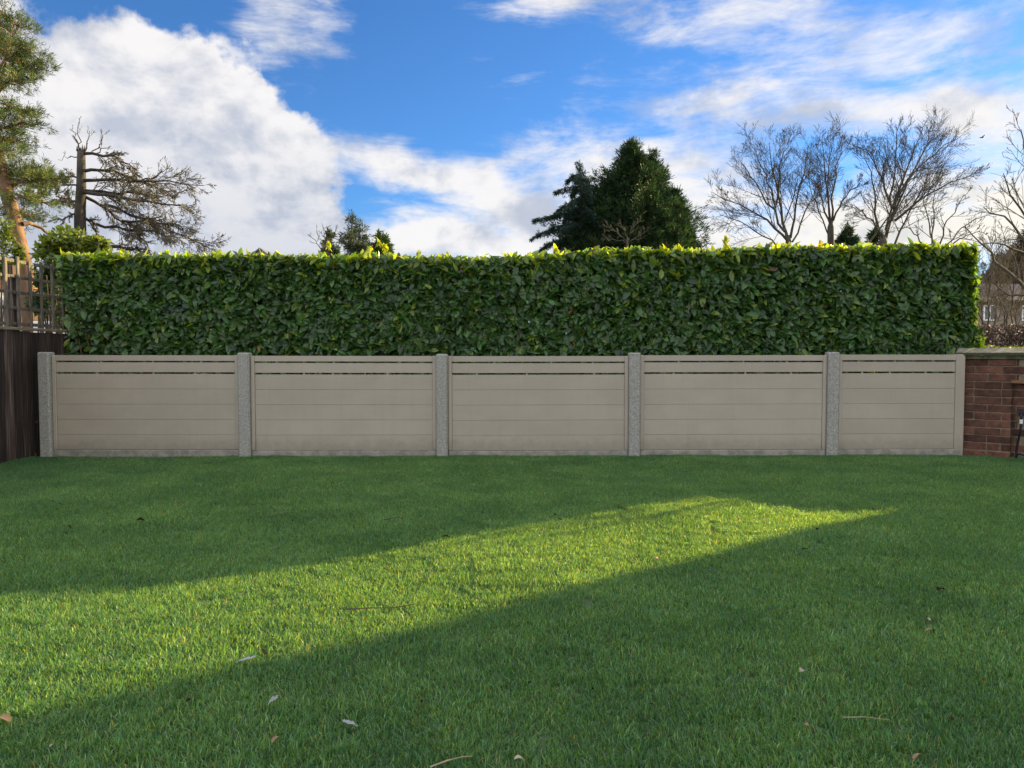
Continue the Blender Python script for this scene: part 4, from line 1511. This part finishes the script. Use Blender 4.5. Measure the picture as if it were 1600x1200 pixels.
# ------------------------------------------------------------------ houses
def house(label, x0, x1, y0, y1, eave, ridge, wall, roof, axis='x', wins=(), over=.3, name='house', chim=None):
    """gabled house; axis = direction of the ridge; wins on the front wall: (x, z, w, h)"""
    cx, cy = (x0 + x1) / 2, (y0 + y1) / 2
    t = thing(name, (cx, cy, 0), label, 'house')
    w = MB()
    if axis == 'x':
        prof0 = [(x0, y0, 0), (x0, y1, 0), (x0, y1, eave), (x0, cy, ridge), (x0, y0, eave)]
        prof1 = [(x1, b_, c_) for (_, b_, c_) in prof0]
    else:
        prof0 = [(x0, y0, 0), (x1, y0, 0), (x1, y0, eave), (cx, y0, ridge), (x0, y0, eave)]
        prof1 = [(a_, y1, c_) for (a_, _, c_) in prof0]
    fs = [(0, 1, 2, 3, 4), (9, 8, 7, 6, 5)] + [(i, (i + 1) % 5, 5 + (i + 1) % 5, 5 + i) for i in range(5)]
    w.add(prof0 + prof1, fs)
    wo = w.build('wall', M[wall], t)
    rf = MB()
    th = .12
    for s in (-1, 1):
        if axis == 'x':
            ye = y0 - over if s < 0 else y1 + over
            ze = eave - over * (ridge - eave) / (abs(cy - y0))
            a = [(x0 - over, ye, ze), (x1 + over, ye, ze), (x1 + over, cy, ridge), (x0 - over, cy, ridge)]
        else:
            xe = x0 - over if s < 0 else x1 + over
            ze = eave - over * (ridge - eave) / (abs(cx - x0))
            a = [(xe, y0 - over, ze), (xe, y1 + over, ze), (cx, y1 + over, ridge), (cx, y0 - over, ridge)]
        lo = [(q[0], q[1], q[2] + .012) for q in a]
        hi = [(q[0], q[1], q[2] + .012 + th) for q in a]
        rf.hexa(lo, hi)
    ro = rf.build('roof', M[roof], t)
    if chim:
        MB().box((chim[0], chim[1], chim[2]), (.6, .6, 1.6)).build('chimney', M[wall], ro, chim)
    for (wx, wz, ww, wh) in wins:
        fr = MB()
        e = .07
        for (ax, az_, sx, sz) in ((0, wh / 2, ww, e), (0, -wh / 2, ww, e), (-ww / 2 + e / 2, 0, e, wh - e), (ww / 2 - e / 2, 0, e, wh - e), (0, 0, .05, wh - e)):
            fr.box((wx + ax, y0 - .03, wz + az_), (sx, .08, sz))
        fo_ = fr.build('window', M['white_paint'], t, (wx, y0, wz))
        MB().box((wx, y0 - .012, wz), (ww - e, .03, wh - e)).build('pane', M['glass'], fo_, (wx, y0, wz))
    return t


a = P(1528, 510, 45); c = P(1640, 470, 45); rz_ = P(1570, 438, 45).z
house('grey brown house with tiled roof glimpsed past the hedge right end', a.x, c.x + 2, 45, 52, P(1570, 470, 45).z, rz_, 'tan_render', 'roof_tile', 'x',
      [(P(1546, 490, 45).x, P(1546, 489, 45).z, .8, .9), (P(1606, 490, 45).x, P(1606, 489, 45).z, .8, .9)])
a, c = P(388, 410, 60), P(426, 410, 60)
house('distant cream house gable just peeping over the hedge', a.x, c.x + .1, 60, 67, P(400, 406, 60).z, P(402, 390, 60).z, 'render', 'slate', 'y', [], .35)
a, c = P(-130, 500, 26), P(30, 500, 26)
house('orange brick house seen through the trellis at far left', a.x, P(22, 500, 26).x, 26, 33, P(10, 455, 26).z, P(10, 412, 26).z, 'house_brick', 'red_roof', 'x',
      [(P(-30, 490, 26).x, 1.5, 1.4, 1.2)], .3)
a, c = P(-20, 500, 19), P(26, 500, 19)
house('pale shed with grey sloping roof seen through the trellis', P(-60, 500, 19).x, P(24, 500, 19).x, 19, 22, P(10, 486, 19).z, P(-18, 458, 19).z, 'render', 'grey_roof', 'y', [], .12, 'shed')
# tan timber fence further back on the left
tf = thing('timber_fence', P(70, 500, 15.5), 'tan wooden fence seen through the trellis, far behind the hedge', 'fence')
tf.location.z = 0
zt = P(70, 466, 15.5).z
x = P(46, 500, 15.5).x
while x < P(150, 500, 15.5).x:
    MB().box((x, 15.5 + RNG.uniform(-.006, .006), zt / 2), (.135, .02, zt + RNG.uniform(-.03, .03))).build('board', M['tan_wood'], tf, (x, 15.5, 0))
    x += .142
# white box-like planter glimpsed at the trellis foot
q = P(80, 505, 10.2)
pl = thing('planter', (q.x, 10.2, 0), 'white planter glimpsed through the trellis foot next to the hedge', 'planter')
MB().box((q.x, 10.2, q.z / 2 - .02), (.34, .3, q.z - .02), None, .02).build('pot', M['white_paint'], pl)
MB().box((q.x, 10.2, q.z - .005), (.40, .36, .05), None, .015).build('rim', M['white_paint'], pl)
# neighbouring house beyond the wall: outside the picture, its shade lies across the lawn
hx, hy = 10.15, 9.9
house('two storey rendered house standing beyond the brick wall', hx, hx + 9, 1.5, hy, 5.2, 8.4, 'render', 'roof_tile', 'x', [(hx + 2, 1.5, 1.6, 1.3), (hx + 6, 1.5, 1.6, 1.3), (hx + 2, 4.0, 1.6, 1.2), (hx + 6, 4.0, 1.6, 1.2)], .35)

# ------------------------------------------------------------------ small things lying on the lawn
def curled_leaf(name, label, px, py, size, m, yaw, tilt=.25, cat='leaf', group=None, wid=1.3, lift=.022):
    p = G(px, py)
    size *= .68
    gx = float(ground_z(p.x, p.y))
    me = bpy.data.meshes.new(name)
    vv = lv * np.array((size, size * wid, size))
    vv[:, 2] += size * .9 * (vv[:, 1] / size) ** 2 + size * .1 * np.sin(vv[:, 0] / size * 3)
    vv[:, 0] -= size / 2
    top_ = vv.copy(); top_[:, 2] += .0008
    nvv = len(vv)
    me.from_pydata(np.concatenate([vv, top_]).tolist(), [], [tuple(q[::-1]) for q in lf.tolist()] + [tuple(i + nvv for i in q) for q in lf.tolist()])
    me.materials.append(m)
    o = link(name, me)
    o.location = (p.x, p.y, gx + lift)
    o.rotation_euler = (RNG.normal(0, tilt), RNG.normal(0, tilt), yaw)
    return tag(o, label, cat, group)


def twig(label, pts_px, rad, m, name='twig', cat='twig'):
    pts_ = []
    for i, (px, py) in enumerate(pts_px):
        p = G(px, py)
        pts_.append((p.x, p.y, float(ground_z(p.x, p.y)) + .027 + .004 * (i % 2)))
    o = MB().tube(pts_, np.linspace(rad, rad * .5, len(pts_)), 5).build(name, m, None, pts_[0])
    return tag(o, label, cat)


def feather(label, px, py, L, yaw):
    p = G(px, py)
    t = thing('feather', (p.x, p.y, float(ground_z(p.x, p.y)) + .026), label, 'feather', 'white feathers on the lawn')
    t.rotation_euler = (RNG.normal(0, .15), RNG.normal(0, .15), yaw)
    q = MB()
    q.tube([(-L * .6, 0, 0), (0, 0, .004), (L * .5, 0, .001)], [.0012, .0010, .0005], 5)
    me = q.mesh('quill', M['feather'])
    link('quill', me, t)
    va = MB()
    n = 9
    for s in (-1, 1):
        for k in range(n):
            x = -L * .42 + L * .9 * k / n
            w = L * .13 * math.sin(math.pi * (k + 1) / (n + 1.2)) * (1 + .2 * RNG.normal())
            va.add([(x, 0, .003), (x + L * .10, 0, .003), (x + L * .15, s * w, .002 + .006 * RNG.random()), (x + L * .06, s * w, .002)], [(0, 1, 2, 3)])
    link('vane', va.mesh('vane', M['feather']), t)
    return t


feather('small white feather lying upright in shaded grass, lower left', 427, 1100, .05, 1.4)
feather('larger white feather lying flat near the bottom, left of centre', 547, 1133, .058, 2.4)
feather('white feather at the edge of the sunlit streak beside a tan leaf', 385, 1037, .055, .5)
FL = 'fallen leaves on the lawn'
curled_leaf('fallen_leaf', 'tan curled leaf lying at the lower edge of the sunlit streak', 410, 1022, .05, M['dry_leaf'], 1.2, .4, group=FL)
curled_leaf('fallen_leaf', 'pale round leaf on shaded grass at the right', 1447, 962, .05, M['pale_leaf'], 1.9, .3, group=FL, wid=2.0)
curled_leaf('fallen_leaf', 'brownish flat leaf just below the pale round leaf', 1455, 975, .08, M['dry_leaf'], .2, .1, group=FL, wid=.8, lift=.012)
curled_leaf('fallen_leaf', 'blackish leaf lying in the shaded grass above the pale round leaf', 1470, 919, .055, M['dark_leaf'], .4, .2, group=FL, wid=1.8)
curled_leaf('fallen_leaf', 'pale cream leaf lying at the very bottom centre', 810, 1178, .032, M['pale_leaf'], .1, .2, group=FL, wid=1.6)
curled_leaf('fallen_leaf', 'tan leaf in sunlit grass at the left edge', 8, 1128, .05, M['dry_leaf'], .1, .3, group=FL, wid=1.6)
curled_leaf('fallen_leaf', 'pale green leaf at shaded right centre, near a dark twig', 1253, 1045, .035, M['pale_leaf'], .7, .3, group=FL, wid=1.9)
curled_leaf('fallen_leaf', 'tan leaf near the right bottom, above the pale straw', 1260, 1127, .03, M['dry_leaf'], 1.8, .3, group=FL)
curled_leaf('fallen_leaf', 'reddish leaf just below the lower shadow edge, right of centre', 1026, 873, .05, M['dry_leaf'], .6, .3, group=FL)
curled_leaf('fallen_leaf', 'tan leaf in the middle of the sunlit streak, left part', 306, 970, .05, M['dry_leaf'], 2.2, .4, group=FL)
curled_leaf('fallen_leaf', 'tan leaf in the sunlit streak just above the image centre line', 849, 834, .045, M['pale_leaf'], 1.3, .4, group=FL)
curled_leaf('fallen_leaf', 'brown crumpled leaf at the bottom right', 1435, 1180, .05, M['dry_leaf'], .4, .5, group=FL)
curled_leaf('fallen_leaf', 'brown leaf in shaded grass at bottom left, near the feathers', 430, 1160, .035, M['dry_leaf'], .9, .4, group=FL)
curled_leaf('fallen_leaf', 'dark lump of leaf on the shaded lawn, far left', 220, 811, .07, M['dark_leaf'], .5, .4, group=FL, wid=2.0)
curled_leaf('fallen_leaf', 'dark leaf at the upper shadow edge, left of centre', 698, 841, .07, M['dark_leaf'], .1, .3, group=FL, wid=1.2)
curled_leaf('fallen_leaf', 'pale leaf at the bottom left corner, half in shade', 83, 1170, .03, M['pale_leaf'], 1.4, .4, group=FL)
SPK = 'dark leaf fragments scattered on the lawn'
for k in range(46):
    px = RNG.uniform(20, 1560)
    py = RNG.uniform(714, 812) if k < 36 else RNG.uniform(880, 1150)
    curled_leaf('leaf_fragment', 'tiny dark leaf fragment lying on the lawn', px, py, RNG.uniform(.014, .03), M['dark_leaf'], RNG.uniform(0, 6), .4, 'leaf', SPK, 1.4, .024)
for k, (px, py) in enumerate(((95, 790), (108, 824), (355, 755), (520, 758), (875, 812), (1277, 830), (1256, 860))):
    curled_leaf('leaf_fragment', 'tiny dark leaf fragment lying on the lawn', px, py, .04, M['dark_leaf'], RNG.uniform(0, 6), .3, 'leaf', SPK, 1.2, .024)
twig('thin dark twig lying across the sunlit streak', [(540, 951), (580, 950), (615, 948), (645, 944)], .0028, M['stem'])
twig('curved tan twig lying at the bottom edge', [(672, 1199), (700, 1190), (722, 1181), (738, 1182)], .0026, M['straw'])
twig('straight pale straw lying in the right foreground', [(1316, 1120), (1350, 1122), (1390, 1125)], .0018, M['straw'], 'straw', 'straw')
twig('short dark twig on the shaded lawn, left of centre', [(420, 804), (440, 802), (456, 804)], .003, M['stem'])
twig('dark thin twig at the far right above the worn hollow', [(600, 813), (620, 811), (630, 812)], .003, M['stem']).__setitem__('label', 'short thin twig on the shaded lawn at the centre')

# a bird far off in the sky
bp = P(1534, 215, 60)
bird = thing('bird', bp, 'small dark bird flying in front of the clouds, upper right', 'bird')
bm_ = MB()
bm_.tube([bp + Vector((-.16, 0, -.02)), bp + Vector((-.08, 0, .0)), bp + Vector((.05, 0, .01)), bp + Vector((.14, 0, .03)), bp + Vector((.19, 0, .03))], [.01, .045, .055, .03, .008], 8)
bm_.build('body', M['bird'], bird, smooth=True)
for s in (-1, 1):
    wg = MB()
    wg.hexa([bp + Vector((-.06, s * .03, .02)), bp + Vector((.07, s * .03, .02)), bp + Vector((.10, s * .2, .10)), bp + Vector((-.02, s * .42, .13))],
            [bp + Vector((-.06, s * .03, .03)), bp + Vector((.07, s * .03, .03)), bp + Vector((.10, s * .2, .11)), bp + Vector((-.02, s * .42, .137))])
    wg.build('wing', M['bird'], bird)
